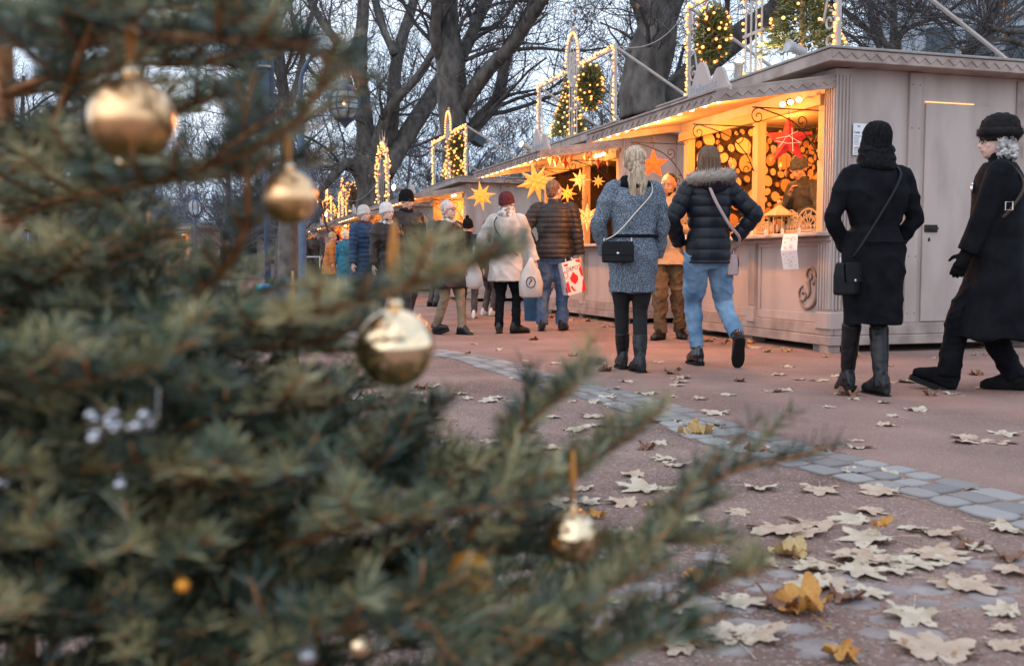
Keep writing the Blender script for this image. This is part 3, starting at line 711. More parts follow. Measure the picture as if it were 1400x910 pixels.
for k,(x,l) in enumerate(((-.1,'wrapped box nearest the vendor on the pine shelf'),(-.30,'wrapped box in the middle of the pine shelf, next to the mullion'),(-.52,'wrapped box at the dark end of the pine shelf'),(.14,'small wrapped box half behind the vendor on the pine shelf'))):
    gift(l,sp+Vector((math.cos(ROT)*x,math.sin(ROT)*x,.0255)),ROT+random.uniform(-.15,.15),.17,.15)
# boxes at left behind the woman in jeans
g_=MB()
root=thing('garland','dark fir garland with red berries along the log wall top','garland',RW(1.6,1.62,2.42),ROT)
for i in range(1500):
    p=Vector((random.uniform(-1.5,1.4),random.uniform(-.08,.05),random.gauss(0,.04))); d=Vector((random.uniform(-1,1),random.uniform(-1,.2),random.uniform(-1,1))).normalized()*.06
    s=d.cross(Vector((0,0,1))).normalized()*.005; g_.av=random.random(); g_.add([p-s,p+s,p+d+s*.3,p+d-s*.3],[(0,1,2,3)])
g_.build('foliage','needle2',root); g_=MB()
for i in range(40): g_.blob((random.uniform(-1.5,1.4),-.07,random.gauss(-.01,.03)),.012,6,5)
g_.build('berries','ornred',root)
# papers
root=thing('map_sheet','folded paper map hanging from the counter of the nearest stall','paper sheet',at(1081,320,9.45),ROT+.0)
# local x along the row towards camera, hanging below the counter edge
m=MB(); m.add([(-.12,-.0,0),(.12,0,0),(.14,-.02,-.15),(-.12,-.03,-.155)],[(3,2,1,0)]); m.add([(-.12,-.03,-.155),(.14,-.02,-.15),(.10,.03,-.33),(-.145,.02,-.335)],[(3,2,1,0)])
q=m.build('sheet','paper',root); q.location=(0,0,0)
sm=q.modifiers.new('s','SOLIDIFY'); sm.thickness=.001
m=MB()
for k in range(26):
    x=random.uniform(-.1,.09); z=random.uniform(-.14,-.02) ; m.mi=random.choice([0,0,1]); yy=-.004-.03*(-z/.155); m.box((x,yy-.001,z),(x+random.uniform(.01,.04),yy,z+.004))
for k in range(20):
    x=random.uniform(-.1,.08); z=random.uniform(-.31,-.18); m.mi=0; yy=-.03+.055*((-z-.155)/.18)-.006; m.box((x,yy-.001,z),(x+.012,yy,z+.008))
m.build('print',['greyink','redink'],root)
root=thing('notice','white A4 notice taped to the side wall beside the corner pilaster','notice',RW(0,.295,2.12),ROT+R(90))
m=MB(); m.box((-.105,-.004,-.29),(.105,-.001,0)); m.build('sheet','paper',root).location=(0,0,0)
text('heading','WE',.022,'ink',root,(-.065,-.0055,-.035)); text('heading','Halle  603',.03,'ink',root,(-.095,-.0055,-.092)); text('line','Weihnachtsmarkt',.016,'greyink',root,(-.095,-.0055,-.12))
m=MB()
for k in range(6):
    z=-.135-.012*k; m.box((-.095,-.0055,z),(-.045,-.0045,z+.005)); m.box((-.015,-.0055,z),(.09,-.0045,z+.005))
for k in range(5): z=-.23-.013*k; m.box((-.095,-.0055,z),(random.uniform(0,.09),-.0045,z+.005))
tag(m.build('print','greyink',root),kind='stuff')
m=MB(); m.tube([(-.09,-.0055,-.222),(0,-.0055,-.212),(.095,-.0055,-.21)],.003,4); m.build('marker_stroke','redink',root)

# ---- more wares on and above the log stall counter
rw=random.Random(12)
def figurine(label,loc,h,group):
    o=thing('wooden_figure',label,'carved toy',loc,rw.uniform(0,6),group); k=MB(); n=9
    k.rings([[(q*h*math.cos(2*math.pi*j/n),q*h*math.sin(2*math.pi*j/n),z*h) for j in range(n)] for q,z in ((.2,0),(.2,.06),(.13,.07),(.17,.3),(.10,.55),(.06,.62))]); k.build('body',rw.choice(['wood','orntan','ornred']),o,True)
    k=MB(); k.blob((0,0,.72*h),.12*h,9,7); k.build('head','wood',o,True)
    k=MB(); k.rings([[(q*h*math.cos(2*math.pi*j/n),q*h*math.sin(2*math.pi*j/n),z*h) for j in range(n)] for q,z in ((.13,.76),(.10,.82),(.01,1.02))]); k.build('hat',rw.choice(['ornred','orntan','bark']),o,True)
for k in range(17):
    figurine('small turned wooden figure standing on the log stall counter',RW(.3+.15*k+rw.uniform(-.03,.03),rw.uniform(-.1,.12),1.1255),rw.uniform(.07,.14),'wooden figures on the log stall counter')
for k in range(9):
    x=.35+.29*k; o=thing('price_card','white price card leaning among the figures on the log stall counter','price card',RW(x,-.13,1.126),ROT+rw.uniform(-.2,.2),'price cards on the log stall counter')
    k_=MB(); k_.box((-.03,-.002,0),(.03,.001,.045)); k_.build('card','paper',o); k_=MB(); k_.box((-.02,-.0035,.015),(.015,-.0025,.02)); k_.box((-.02,-.0035,.028),(.02,-.0025,.033)); k_.build('print','blackink',o)
for k in range(12):
    drop('hanging_ornament','tan wooden drop on a thread in the left window of the log stall',RW(1.55+.12*k,rw.uniform(.15,.9),rw.uniform(1.75,2.15)),rw.uniform(.02,.034),'orntan','wooden drops in the log stall window')
# ---------------------------------------------------------------- bare trees
def grow(mb, p, d, L, r, depth, rnd, sides, droop=0, spread=.6, kids=(2,4), wig=.25, minr=.004, up=.08, segs=5, leaves=None):
    pts=[Vector(p)]; rad=[r]; d=Vector(d).normalized()
    for i in range(segs):
        d=(d+Vector((rnd.uniform(-wig,wig),rnd.uniform(-wig,wig),rnd.uniform(-wig,wig)+up-droop*(i/segs)))).normalized()
        pts.append(pts[-1]+d*L/segs); rad.append(max(minr,r*(1-.62*(i+1)/segs)))
    mb.tube(pts,rad,sides[0] if depth>=len(sides) else sides[len(sides)-1-depth] if depth<len(sides) else 3)
    if depth<=0:
        if leaves is not None and rnd.random()<.012:
            q=pts[-1]; s=.06; leaves.add([q,q+Vector((s,0,-s)),q+Vector((s*.3,s*.4,-s*1.8)),q+Vector((-s*.6,0,-s))],[(0,1,2,3)])
        return
    nk=rnd.randint(*kids)+ (1 if depth>1 else 1)
    for k in range(nk):
        i=rnd.randint(1,segs); t=rnd.random(); q=pts[i-1].lerp(pts[i],t); rr=rad[i]*rnd.uniform(.5,.75)
        base=(pts[i]-pts[i-1]).normalized(); perp=Vector((rnd.uniform(-1,1),rnd.uniform(-1,1),rnd.uniform(-.6,1)));
        perp=(perp-base*perp.dot(base)).normalized(); nd=base*rnd.uniform(.5,1)+perp*spread*rnd.uniform(.7,1.5)
        grow(mb,q,nd,L*rnd.uniform(.55,.8),max(minr,rr),depth-1,rnd,sides,droop,spread,kids,wig*1.08,minr,up,segs,leaves)
def big_tree(label, trunk, limbs, twigs, seed, twr=.012, base=None):
    """trunk / limbs: lists of (points, radii) in world coordinates"""
    rnd=random.Random(seed); b=Vector(base) if base else Vector((trunk[0][0].x,trunk[0][0].y,0))
    root=thing('plane_tree',label,'tree',b); o=Matrix.Translation(-b)
    m=MB(); m.T=o
    # trunk with knobbly bark swell
    pts,rad=trunk; m.tube(pts,rad,20,6); t=m.build('trunk','trunk',root,True)
    sub=t.modifiers.new('s','SUBSURF'); sub.levels=1; sub.render_levels=1
    tx=bpy.data.textures.new('barkswell','CLOUDS'); tx.noise_scale=.35; dm=t.modifiers.new('d','DISPLACE'); dm.texture=tx; dm.strength=.06; dm.texture_coords='LOCAL'
    for lp,lr in limbs:
        m=MB(); m.T=o; m.tube(lp,lr,12,4); m.build('limb','trunk',root,True)
    m=MB(); m.T=o; lv=MB(); lv.T=o
    for lp,lr in limbs+[trunk]:
        for _ in range(twigs):
            i=rnd.randint(1 if lp is not trunk[0] else len(lp)//2,len(lp)-1); q=Vector(lp[i-1]).lerp(Vector(lp[i]),rnd.random())
            d=(Vector(lp[i])-Vector(lp[i-1])).normalized()+Vector((rnd.uniform(-1,1),rnd.uniform(-1,1),rnd.uniform(-.5,.8)))*.9
            grow(m,q,d,rnd.uniform(1.6,3.6),min(lr[i]*.4,.07),3,rnd,(6,4,3,3),.05,.7,(2,4),.28,twr,.04,5,lv)
    m.build('crown','twig',root)
    if lv.v: lv.build('dry_leaves','dryleaf',root)
    return root
def L3(Y,*pts,dy=0):
    out=[];rad=[]
    for i,(x,y,w) in enumerate(pts):
        yy=Y+dy*i; out.append(at(x,y,yy)); rad.append(w/2/F*yy)
    return out,rad
def gr(x,Y,w): 
    p=at(x,362,Y); p.z=-.1; return p,w/2/F*Y
def TR(Y,x0,w0,*pts):
    a,b=L3(Y,*pts); p,r=gr(x0,Y,w0); return [p]+a,[r]+b
big_tree('thick forked plane tree with a floodlight on its trunk, behind the third stall',
  TR(28.5,628,64,(624,300,40.0),(622,200,36.8),(617,140,37.6),(617,100,41.6),(612,40,32.0),(606,-60,27.2),(600,-200,20.8)),
  [L3(28.5,(628,150,22.4),(668,95,19.2),(700,62,17.6),(728,20,17.6),(760,-25,14.4),(810,-80,9.6),dy=-.5),
   L3(28.5,(625,200,16.0),(655,165,20.8),(680,135,17.6),(690,90,14.4),(705,45,12.0),(728,0,9.6),(735,-60,6.4),dy=.4),
   L3(28.5,(612,110,17.6),(640,60,16.0),(655,20,16.0),(680,-40,11.2),dy=.6),
   L3(28.5,(606,90,16.0),(595,50,16.0),(597,-10,14.4),(585,-80,9.6),dy=-.4),
   L3(28.5,(690,70,6.4),(735,66,4.8),(790,70,3.2),(850,62,2.4),dy=.2)],6,11,.008)
big_tree('many-stemmed grey plane tree leaning apart left of the forked one',
  TR(37.5,515,72,(512,262,48.0),(508,240,49.6),(502,215,35.2),(500,180,25.6),(494,120,19.2),(493,60,17.6),(497,0,16.0),(496,-120,11.2)),
  [L3(37.5,(512,245,24.0),(530,205,20.8),(537,150,19.2),(540,100,17.6),(549,56,16.0),(566,0,12.8),(580,-80,8.0),dy=.3),
   L3(37.5,(540,75,11.2),(522,35,9.6),(512,0,8.8),(498,-60,6.4),dy=.3),
   L3(37.5,(525,238,27.2),(556,185,25.6),(585,140,24.0),(606,105,20.8),(640,55,16.0),(668,0,12.8),(700,-60,8.0),dy=.5),
   L3(37.5,(500,255,20.8),(478,222,14.4),(455,242,12.0),(430,270,8.0),dy=-.6),
   L3(37.5,(505,230,19.2),(520,180,16.0),(535,145,12.8),(575,100,11.2),(600,55,8.0),dy=-.3),
   L3(37.5,(496,120,12.8),(470,70,12.0),(440,30,11.2),(420,-10,9.6),(400,-70,6.4),dy=.3),
   L3(37.5,(480,120,8.0),(452,120,6.4),(420,90,5.6),(402,40,4.8),(396,0,4.0),dy=.2)],5,12,.009)
big_tree('massive plane trunk with dark mossy bark between the two near trellises',
  TR(21,888,88,(886,180,68.6),(880,160,65.1),(878,125,61.6),(888,80,65.1),(898,40,54.6),(892,0,49.3),(890,-100,44.0)),
  [L3(21,(900,40,40.5),(925,-20,35.2),(960,-80,26.4),dy=.5),
   L3(21.6,(905,150,44.0),(960,90,38.7),(1010,50,33.4),(1060,15,28.2),(1110,-15,22.9),(1180,-60,14.1),dy=.3),
   L3(21,(885,30,26.4),(860,-30,22.9),(820,-90,15.8),dy=-.3)],5,13,.006)
big_tree('bare tree with splayed limbs rising behind the roof of the nearest stall',
  TR(21,1222,40,(1222,120,22.9),(1222,80,17.6),(1224,60,15.8),(1222,30,10.6),(1222,-30,7.9)),
  [L3(21,(1222,75,10.6),(1200,45,7.9),(1190,10,7.0),(1180,-40,5.3)),L3(21,(1222,70,7.9),(1240,40,6.2),(1290,20,5.3),(1330,-10,4.4),dy=-.2),
   L3(21,(1205,80,7.9),(1200,60,7.0),(1180,35,6.2),(1150,12,5.3),(1120,0,3.5)),L3(21,(1215,90,6.2),(1190,75,5.3),(1165,50,4.4),(1140,40,2.6))],5,14,.005)
big_tree('dark spreading tree before the concrete facade at the right edge',
  TR(19,1330,40,(1320,140,21.1),(1318,90,12.3),(1330,60,10.6),(1360,20,7.9),(1390,-20,6.2)),
  [L3(19,(1315,85,9.7),(1350,50,7.9),(1385,15,6.2),(1420,-10,4.4)),L3(19,(1318,80,7.0),(1340,40,6.2),(1360,0,4.4)),
   L3(18,(1440,44,10.6),(1400,44,8.8),(1360,40,7.0),(1350,34,4.4)),L3(18,(1420,70,8.8),(1380,55,7.0),(1330,56,5.3),(1290,65,3.5),(1250,80,2.6)),
   L3(18.5,(1430,95,7.9),(1380,90,7.0),(1340,92,5.3),(1290,85,2.6)),L3(18.5,(1320,36,7.0),(1270,17,5.3),(1235,14,3.5))],5,15,.005)
big_tree('thin bare tree by the road sign at the left',
  TR(22,392,30,(395,240,22.9),(392,180,17.6),(385,100,14.1),(378,40,12.3),(372,-40,8.8)),
  [L3(22,(388,120,9.7),(365,60,7.9),(345,10,7.0),(335,-40,5.3)),L3(22,(390,160,10.6),(410,100,8.8),(420,40,7.0),(440,-20,5.3)),L3(22,(392,200,7.9),(360,150,6.2),(330,120,4.4))],5,16,.006)
# woodland behind: a few kinds, copied
def wood_tree(seed,h,mname,twr,label,loc,depth=5,sc=1,group='bare trees of the wood behind the stalls'):
    rnd=random.Random(seed); root=thing('bare_tree',label,'tree',loc,rnd.uniform(0,6.28),group)
    m=MB(); tr=[Vector((0,0,-.1)),Vector((rnd.uniform(-.1,.1),0,h*.14)),Vector((rnd.uniform(-.3,.3),rnd.uniform(-.2,.2),h*.3)),Vector((rnd.uniform(-.5,.5),rnd.uniform(-.3,.3),h*.55)),Vector((rnd.uniform(-.7,.7),0,h*.8))]
    rr=[h*.024,h*.018,h*.016,h*.011,h*.006]; m.tube(tr,rr,9,3); m.build('trunk',mname,root,True)
    m=MB(); lv=MB()
    for k in range(13):
        t=rnd.uniform(.1,1); i=min(3,int(t*3)+1 if t<1 else 3); q=tr[i].lerp(tr[min(i+1,4)],rnd.random())
        if k<4: q=tr[1].lerp(tr[2],rnd.random())
        a=rnd.uniform(0,6.28); d=Vector((math.cos(a),math.sin(a),rnd.uniform(.3,1.3)))
        grow(m,q,d,h*rnd.uniform(.2,.34),h*.006,depth-1,rnd,(5,3,3,3,3),.03,.75,(2,3),.27,twr,.05,4,lv)
    m.build('crown',mname,root); 
    return root
kinds=[wood_tree(30,11,'twig',.009,'bare twiggy tree in the near rank of the wood behind the stalls',(-11,47,0)),
       wood_tree(31,13,'twig',.010,'bare twiggy tree in the near rank of the wood behind the stalls',(6,46,0)),
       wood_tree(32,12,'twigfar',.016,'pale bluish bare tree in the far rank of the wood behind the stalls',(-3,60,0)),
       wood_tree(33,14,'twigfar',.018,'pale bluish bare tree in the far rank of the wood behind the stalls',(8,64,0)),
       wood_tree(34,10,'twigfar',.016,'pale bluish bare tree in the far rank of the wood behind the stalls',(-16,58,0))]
rnd=random.Random(5)
for Y,n,ks in ((52,9,(0,1)),(68,13,(2,3,4)),(86,17,(2,3,4)),(104,20,(2,3,4))):
    hw=Y*.58
    for i in range(n):
        x=-hw+2*hw*(i+rnd.random())/n
        o=dup(kinds[rnd.choice(ks)],Vector((x,Y+rnd.uniform(-4,4),0)),rnd.uniform(0,6.28)); s=rnd.uniform(.75,1.05)*(1 if Y<60 else .95); o.scale=(s,s,s*rnd.uniform(.9,1.1))
# undergrowth, one far mass
m=MB()
for k in range(620):
    Y=rnd.uniform(75,125); x=rnd.uniform(-.6,.6)*Y; h=rnd.uniform(3,7.5); p=Vector((x,Y,0))
    for j in range(7):
        d=Vector((rnd.uniform(-.6,.6),rnd.uniform(-.4,.4),1)); q=p+Vector((rnd.uniform(-1,1),0,0)); m.tube([q,q+d*h*.5,q+d*h*.8+Vector((rnd.uniform(-1,1),0,0))],[.04,.03,.012],3)
        for e in range(3): z=q+d*h*rnd.uniform(.3,.8); m.tube([z,z+Vector((rnd.uniform(-1.4,1.4),0,rnd.uniform(.2,1.4)))],[.02,.01],3)
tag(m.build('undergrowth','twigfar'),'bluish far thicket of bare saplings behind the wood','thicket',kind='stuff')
# facade top right
root=thing('office_building','grey concrete building behind the branches at the upper right','building',at(1236,362,62)-Vector((0,0,.82)),R(-6))
m=MB(); m.box((0,0,0),(26,12,30)); 
for k in range(44): m.box((.3+k*.58,-.09,0),(.42+k*.58,-.003,30))
for z in range(4,29,4): m.box((0,-.14,z),(26,-.092,z+.22))
m.build('wall','facade',root)
M['winglass']=mat('dark_office_glass',(.03,.05,.07),None,.15)
for zz in range(0,7):
    for k in range(11):
        w=MB(); w.box((.9+k*2.32,-.2,4.6+zz*4-3.6),(2.5+k*2.32,-.15,6.6+zz*4-3.4)); w.build('window','winglass',root)
root=thing('low_pavilion','low pale building far behind the fir trees at the left','building',at(250,362,60)-Vector((0,0,.82)),R(4))
m=MB(); m.box((-9,0,0),(10,6,3.0)); m.build('wall','facade',root)
m=MB(); m.box((-9.6,-.6,3.004),(10.6,6.6,3.3)); m.build('roof','roof',root)
for k in range(8):
    w=MB(); w.box((-8+k*2.2,-.06,.9),(-6.6+k*2.2,-.003,2.3)); w.build('window','winglass',root)
# cables
def cable(a,b,sag,label,r=.008,m_='metalframe'):
    a,b=Vector(a),Vector(b); o=a.copy(); mb=MB(); mb.tube([a.lerp(b,t)-o-Vector((0,0,sag*4*t*(1-t))) for t in np.linspace(0,1,11)],r,5)
    q=mb.build('cable',m_); q.location=o; tag(q,label,'cable')
cable(at(839,62,14.2),at(935,20,20.3),.25,'sagging guy cable from the second trellis to the massive trunk')
cable(at(637,262,22),at(690,252,27),.2,'guy cable between the third trellis and the forked tree')
cable(at(470,272,36),at(528,226,36.5),.5,'loose cable drooping from the many-stemmed tree')
# floodlight on the forked tree
root=thing('floodlight','black floodlight box strapped on the forked tree trunk','floodlight',at(654,192,27.7),R(30))
m=MB(); m.T=Matrix.Rotation(R(28),4,'Y'); m.T=m.T@Matrix.Scale(.6,4); m.box((-.28,-.2,-.22),(.28,.25,.22),.03)
for k in range(5): m.box((-.24+k*.11,.25,-.18),(-.2+k*.11,.31,.18))
m.T=None; m.tube([(-.3,0,0),(-.45,.1,.35),(-.5,.5,.5)],.03,6); m.build('housing','black',root)
m=MB(); m.T=Matrix.Rotation(R(28),4,'Y')@Matrix.Scale(.6,4); m.box((-.25,-.206,-.19),(.25,-.202,.19)); m.build('lens','winglass',root)
# street lantern
Y=13.6; base=at(414,362,Y); base.z=0
root=thing('street_lamp','old hexagonal lantern on an arched arm of a blue grey pole','street lamp',base)
m=MB(); m.tube([(0,0,0),(0,0,.5),(0,0,.52),(0,0,3.0)],[.07,.07,.055,.05],12); m.tube([(0,0,3.0),(.02,0,3.35),(.16,0,3.6),(.36,0,3.68),(.53,0,3.6),(.6,0,3.33)],[.04,.03,.028,.028,.022,.016],8,4); m.blob((0,0,3.02),.07,10,6)
m.build('pole','bluepole',root,True)
lx=.60; m=MB(); n=8; z0=(at(472,200,Y)).z
zb_=z0-.03
H6=lambda r,z:[(lx+r*math.cos(2*math.pi*(k+.5)/n),r*math.sin(2*math.pi*(k+.5)/n),2.76+(z-zb_)*.63) for k in range(n)]
Zs=lambda z: 2.76+(z-zb_)*.63
hx=[(.05,zb_-.06),(.10,zb_),(.13,zb_+.03),(.215,zb_+.22),(.215,zb_+.46),(.15,zb_+.62),(.17,zb_+.64),(.15,zb_+.70),(.06,zb_+.76),(.05,zb_+.84)]
for a,b in ((3,4),(2,3),(4,5)):
    for k in range(n):
        p=H6(*hx[a])[k]; q=H6(*hx[b])[k]; m.tube([p,q],.012,5)
for a in (2,3,4,5):
    r_=H6(*hx[a]); [m.tube([r_[k],r_[(k+1)%n]],.012,5) for k in range(n)]
r_=H6(.215,zb_+.34); [m.tube([r_[k],r_[(k+1)%n]],.008,5) for k in range(n)]
m.rings([H6(.01,zb_-.16),H6(.05,zb_-.08),H6(.12,zb_+.02)]); m.rings([H6(.17,zb_+.63),H6(.16,zb_+.69),H6(.07,zb_+.76),H6(.045,zb_+.86),H6(.01,zb_+.9)])
m.build('lantern_frame','bluepole',root)
m=MB(); m.rings([H6(.12,zb_+.03),H6(.207,zb_+.22),H6(.207,zb_+.46),H6(.145,zb_+.62)]); m.build('glass','glass',root)
m=MB(); m.blob((lx,-.05,2.98),(.02,.02,.03),8,6); m.build('bulb','bulb',root)
# second far lantern
Y=30; base=at(268,362,Y); base.z=0
root=thing('street_lamp','small round far lantern seen between fir branches on the left','street lamp',base)
m=MB(); m.tube([(0,0,0),(0,0,2.25)],.05,8); 
for k in range(8): 
    a=2*math.pi*k/8; m.tube([(.06*math.cos(a),.06*math.sin(a),2.25),(.21*math.cos(a),.21*math.sin(a),2.42),(.21*math.cos(a),.21*math.sin(a),2.65),(.06*math.cos(a),.06*math.sin(a),2.82)],.014,5)
m.rings([[(r*math.cos(2*math.pi*k/10),r*math.sin(2*math.pi*k/10),z) for k in range(10)] for r,z in ((.1,2.8),(.08,2.88),(.01,2.93))]); m.build('pole','bluepole',root)
m=MB(); m.blob((0,0,2.53),(.19,.19,.25),12,8); m.build('glass','glass',root)
# road sign seen from behind
Y=11; base=at(366,362,Y); base.z=0
root=thing('road_sign','back of a tall blue grey sign panel on a tube post','road sign',base,R(12))
m=MB(); m.tube([(0,0,0),(0,0,3.35)],.032,10); m.build('post','bluepole',root,True)
zt=at(366,66,Y).z; zb2=at(366,168,Y).z
m=MB(); m.box((-.12,.035,zb2),(.10,.045,zt),.003); m.box((-.13,.033,zb2-.01),(-.118,.055,zt+.01)); m.build('panel','bluepole',root)
for z in (zb2+.15,zb2+.6):
    m=MB(); m.tube([(-.06,-.04,z),(.06,-.04,z)],.014,6); m.tube([(-.06,-.04,z),(-.06,.035,z)],.012,6); m.tube([(.06,-.04,z),(.06,.035,z)],.012,6); m.build('clamp','metalframe',root)
m=MB(); m.box((-.05,-.075,zb2+.05),(.05,-.035,zt-.25),.01); m.build('junction_box','bluepole',root)

q=dup(S4,gp(262,384),R(-20),'far lit stall on the other side of the walk at the left'); q.location.z=0
plight(q.location+Vector((-1.5,-.6,2.1)),60,.1)
# ---------------------------------------------------------------- people
def cloth(name,c,c2,**k):
    M[name]=mat(name,c,c2,**{**dict(rough=.85,scale=9,bump=.25,bscale=160,spec=.25),**k}); return name
cloth('tweed',(.045,.065,.10),(.27,.32,.37),scale=130,detail=8,bump=.9,bscale=120,lo=.42,hi=.62)
cloth('navy_nylon',(.003,.005,.011),(.007,.010,.019),rough=.5,scale=6,spec=.35,bump=.35,bscale=16)
cloth('black_wool',(.0035,.004,.006),(.008,.009,.012),spec=.12)
cloth('black_knit',(.004,.004,.005),(.012,.012,.014),scale=60,bump=.6,bscale=120,spec=.12)
cloth('denim',(.08,.17,.30),(.26,.40,.55),scale=5,detail=8,bscale=220)
cloth('dark_denim',(.04,.09,.19),(.12,.2,.34),scale=5,detail=8,bscale=220)
cloth('brown_canvas',(.10,.06,.03),(.18,.11,.055),scale=6)
cloth('tan_leather',(.42,.26,.14),(.55,.36,.2),scale=6,rough=.6)
cloth('cream_wool',(.44,.41,.38),(.58,.55,.52),scale=7)
cloth('white_knit',(.55,.53,.51),(.72,.7,.68),scale=60,bump=.8,bscale=90)
cloth('grey_scarf',(.2,.18,.18),(.62,.58,.56),scale=24,bump=.6,bscale=60,lo=.45,hi=.55)
cloth('maroon_knit',(.06,.012,.018),(.12,.03,.035),scale=60,bump=.8,bscale=90)
cloth('dark_brown_nylon',(.012,.009,.009),(.028,.021,.02),rough=.5,spec=.35,bump=.35,bscale=16)
cloth('olive_nylon',(.035,.035,.028),(.06,.058,.045),rough=.5)
cloth('blue_nylon',(.01,.03,.07),(.02,.06,.13),rough=.45)
cloth('teal_nylon',(.01,.09,.15),(.02,.16,.24),rough=.5)
cloth('orange_nylon',(.45,.14,.03),(.6,.22,.05),rough=.6)
cloth('grey_cap',(.05,.055,.065),(.1,.11,.12),scale=40)
cloth('blonde_hair',(.30,.21,.13),(.62,.49,.36),scale=14,rough=.45,stretch=(6,6,.5),lo=.4,hi=.6)
cloth('brown_hair',(.10,.05,.028),(.21,.125,.075),scale=14,rough=.4,stretch=(6,6,.5))
cloth('grey_hair',(.3,.29,.29),(.6,.58,.56),scale=40,rough=.5)
cloth('dark_hair',(.012,.008,.006),(.035,.025,.018),scale=40,rough=.5)
cloth('fur_trim',(.26,.22,.19),(.60,.52,.46),scale=30,attr=True,bump=0)
cloth('ginger_fur',(.4,.22,.08),(.6,.38,.18),scale=30,attr=True,bump=0)
cloth('black_fur',(.008,.007,.008),(.03,.027,.028),scale=40,attr=True,bump=0)
cloth('boot_leather',(.004,.004,.005),(.011,.011,.012),rough=.36,spec=.38,bump=.3,bscale=24)
cloth('patent_leather',(.006,.006,.007),None,rough=.13,spec=.7,bump=.05,bscale=12)
cloth('rubber',(.008,.008,.008),None,rough=.75)
cloth('suede',(.005,.005,.006),(.011,.011,.013),rough=.95,spec=.1)
cloth('white_sneaker',(.6,.6,.6),(.75,.75,.74),rough=.6)
cloth('strap_pink',(.42,.3,.3),(.5,.37,.36)); cloth('chain',(.7,.6,.5),None,metal=.8,rough=.3); cloth('bagleather',(.006,.006,.008),None,rough=.45,spec=.22)
cloth('strap_brown',(.05,.032,.025),None,rough=.5); cloth('steel',(.6,.6,.62),None,metal=1,rough=.25)
cloth('dark_tights',(.012,.012,.014),(.022,.022,.024))
cloth('beige_trousers',(.16,.13,.09),(.24,.2,.14)); cloth('grey_trousers',(.05,.05,.055),(.09,.09,.095))
def V(*a): return Vector(a)
def ik(a,c,l1,l2,pole):
    a,c=Vector(a),Vector(c); d=c-a; L=min(d.length,(l1+l2)*.999); dn=d.normalized(); p=Vector(pole); p=(p-dn*p.dot(dn)).normalized()
    x=(l1*l1-l2*l2+L*L)/(2*L); h=math.sqrt(max(0,l1*l1-x*x)); return a+dn*x+p*h, a+dn*L
def hand(mb,w,d,side,curl=.5,s=1):
    """palm and five separate fingers from wrist w along direction d"""
    d=Vector(d).normalized(); out=Vector((side,0,0)); n=(out-d*out.dot(d)).normalized(); f=d.cross(n)*side   # f: forward (thumb side)
    f = f if f.y>0 else -f; inn=-n
    c=w+d*.045*s; mb.tube([w-d*.02,w+d*.02*s,w+d*.06*s,w+d*.088*s],[.024*s,.030*s,.036*s,.030*s],10,2,flat=.55,ref=n)
    for k,(o,l) in enumerate(((.030,.070),(.010,.080),(-.010,.074),(-.028,.058))):
        b=w+d*.08*s+f*o*s; p1=b+(d+inn*curl*.5).normalized()*l*.42*s; p2=p1+(d*.7+inn*(curl*1.3)).normalized()*l*.32*s; p3=p2+(d*.35+inn*(curl*1.8)).normalized()*l*.26*s
        mb.tube([b-d*.012,p1,p2,p3],[.0098*s,.0092*s,.0085*s,.006*s],7,1)
    b=w+d*.025*s+f*.026*s; p1=b+(d*.6+f*.8+inn*.2).normalized()*.036*s; p2=p1+(d*.8+f*.3+inn*.5).normalized()*.034*s
    mb.tube([b,p1,p2],[.0125*s,.0108*s,.0075*s],7,1)
def shoe(fig,name,ank,yaw,pitch,s,mat_,sole_t=.022,shaft=0,shaftr=.055,size=1,laces=False,knee=None):
    root=fig['root']; T=Matrix.Translation(ank)@Matrix.Rotation(yaw,4,'Z')@Matrix.Rotation(pitch,4,'X')@Matrix.Scale(size,4)
    m=MB(); m.T=T; z0=-.085
    rs=[(-.075,.026,.045,.03),(-.06,.034,.07,.045),(-.02,.037,.085,.06),(.03,.038,.075,.05),(.08,.043,.055,.034),(.13,.045,.042,.026),(.17,.038,.035,.022),(.195,.02,.026,.014)]
    rr=[]
    for y,w,h,_ in rs:
        rr.append([(w*math.copysign(abs(math.cos(a))**.8,math.cos(a)), y, z0+h*(1+math.sin(a)) if math.sin(a)>0 else z0+h*(1+math.sin(a)*.98)) for a in [2*math.pi*k/14 for k in range(14)]])
    rr=[[(x,y,max(z,z0+.004)) for x,y,z in r] for r in rr]; m.rings(rr)
    m.T=None
    up=(Vector(knee)-Vector(ank)).normalized() if knee is not None else Vector((0,0,1))
    h=.09 if not shaft else shaft
    a=Vector(ank); m.tube([a+T.to_3x3()@V(0,-.015,-.03)/size,a+up*.03,a+up*h*.5,a+up*h],[.047*size,.044*size,(.047 if not shaft else shaftr*.9)*size,(shaftr if shaft else .048)*size],14,3)
    rnd=random.Random(int(ank[0]*999))
    b=fuse(m,.007*s,name,mat_,root,2,lambda c:.0035*noise.noise(Vector((c[0]*18,c[1]*18,c[2]*26))),T=Matrix.Scale(s,4))
    m=MB(); m.T=Matrix.Scale(s,4)@T
    o=[(w*1.1,y) for y,w,_,_ in rs]; o=[(0.0,rs[0][0]-.006)]+o+[(0.0,rs[-1][0]+.008)]+[(-x,y) for x,y in reversed(o)]
    m.prism(o,'z',z0-sole_t+.004,z0+.008)
    if sole_t>.03: m.prism([(x*1.03,y*1.01) for x,y in o if y<.0],'z',z0-sole_t,z0+.02)
    m.build('sole','rubber',b)
    if laces:
        m=MB(); m.T=Matrix.Scale(s,4)@T
        for k in range(5): y=.03+.022*k; m.tube([(-.022,y,z0+.135-.018*k),(0,y+.004,z0+.15-.019*k),(.022,y,z0+.135-.018*k)],.003,5)
        m.build('laces','rubber',b)
    return b
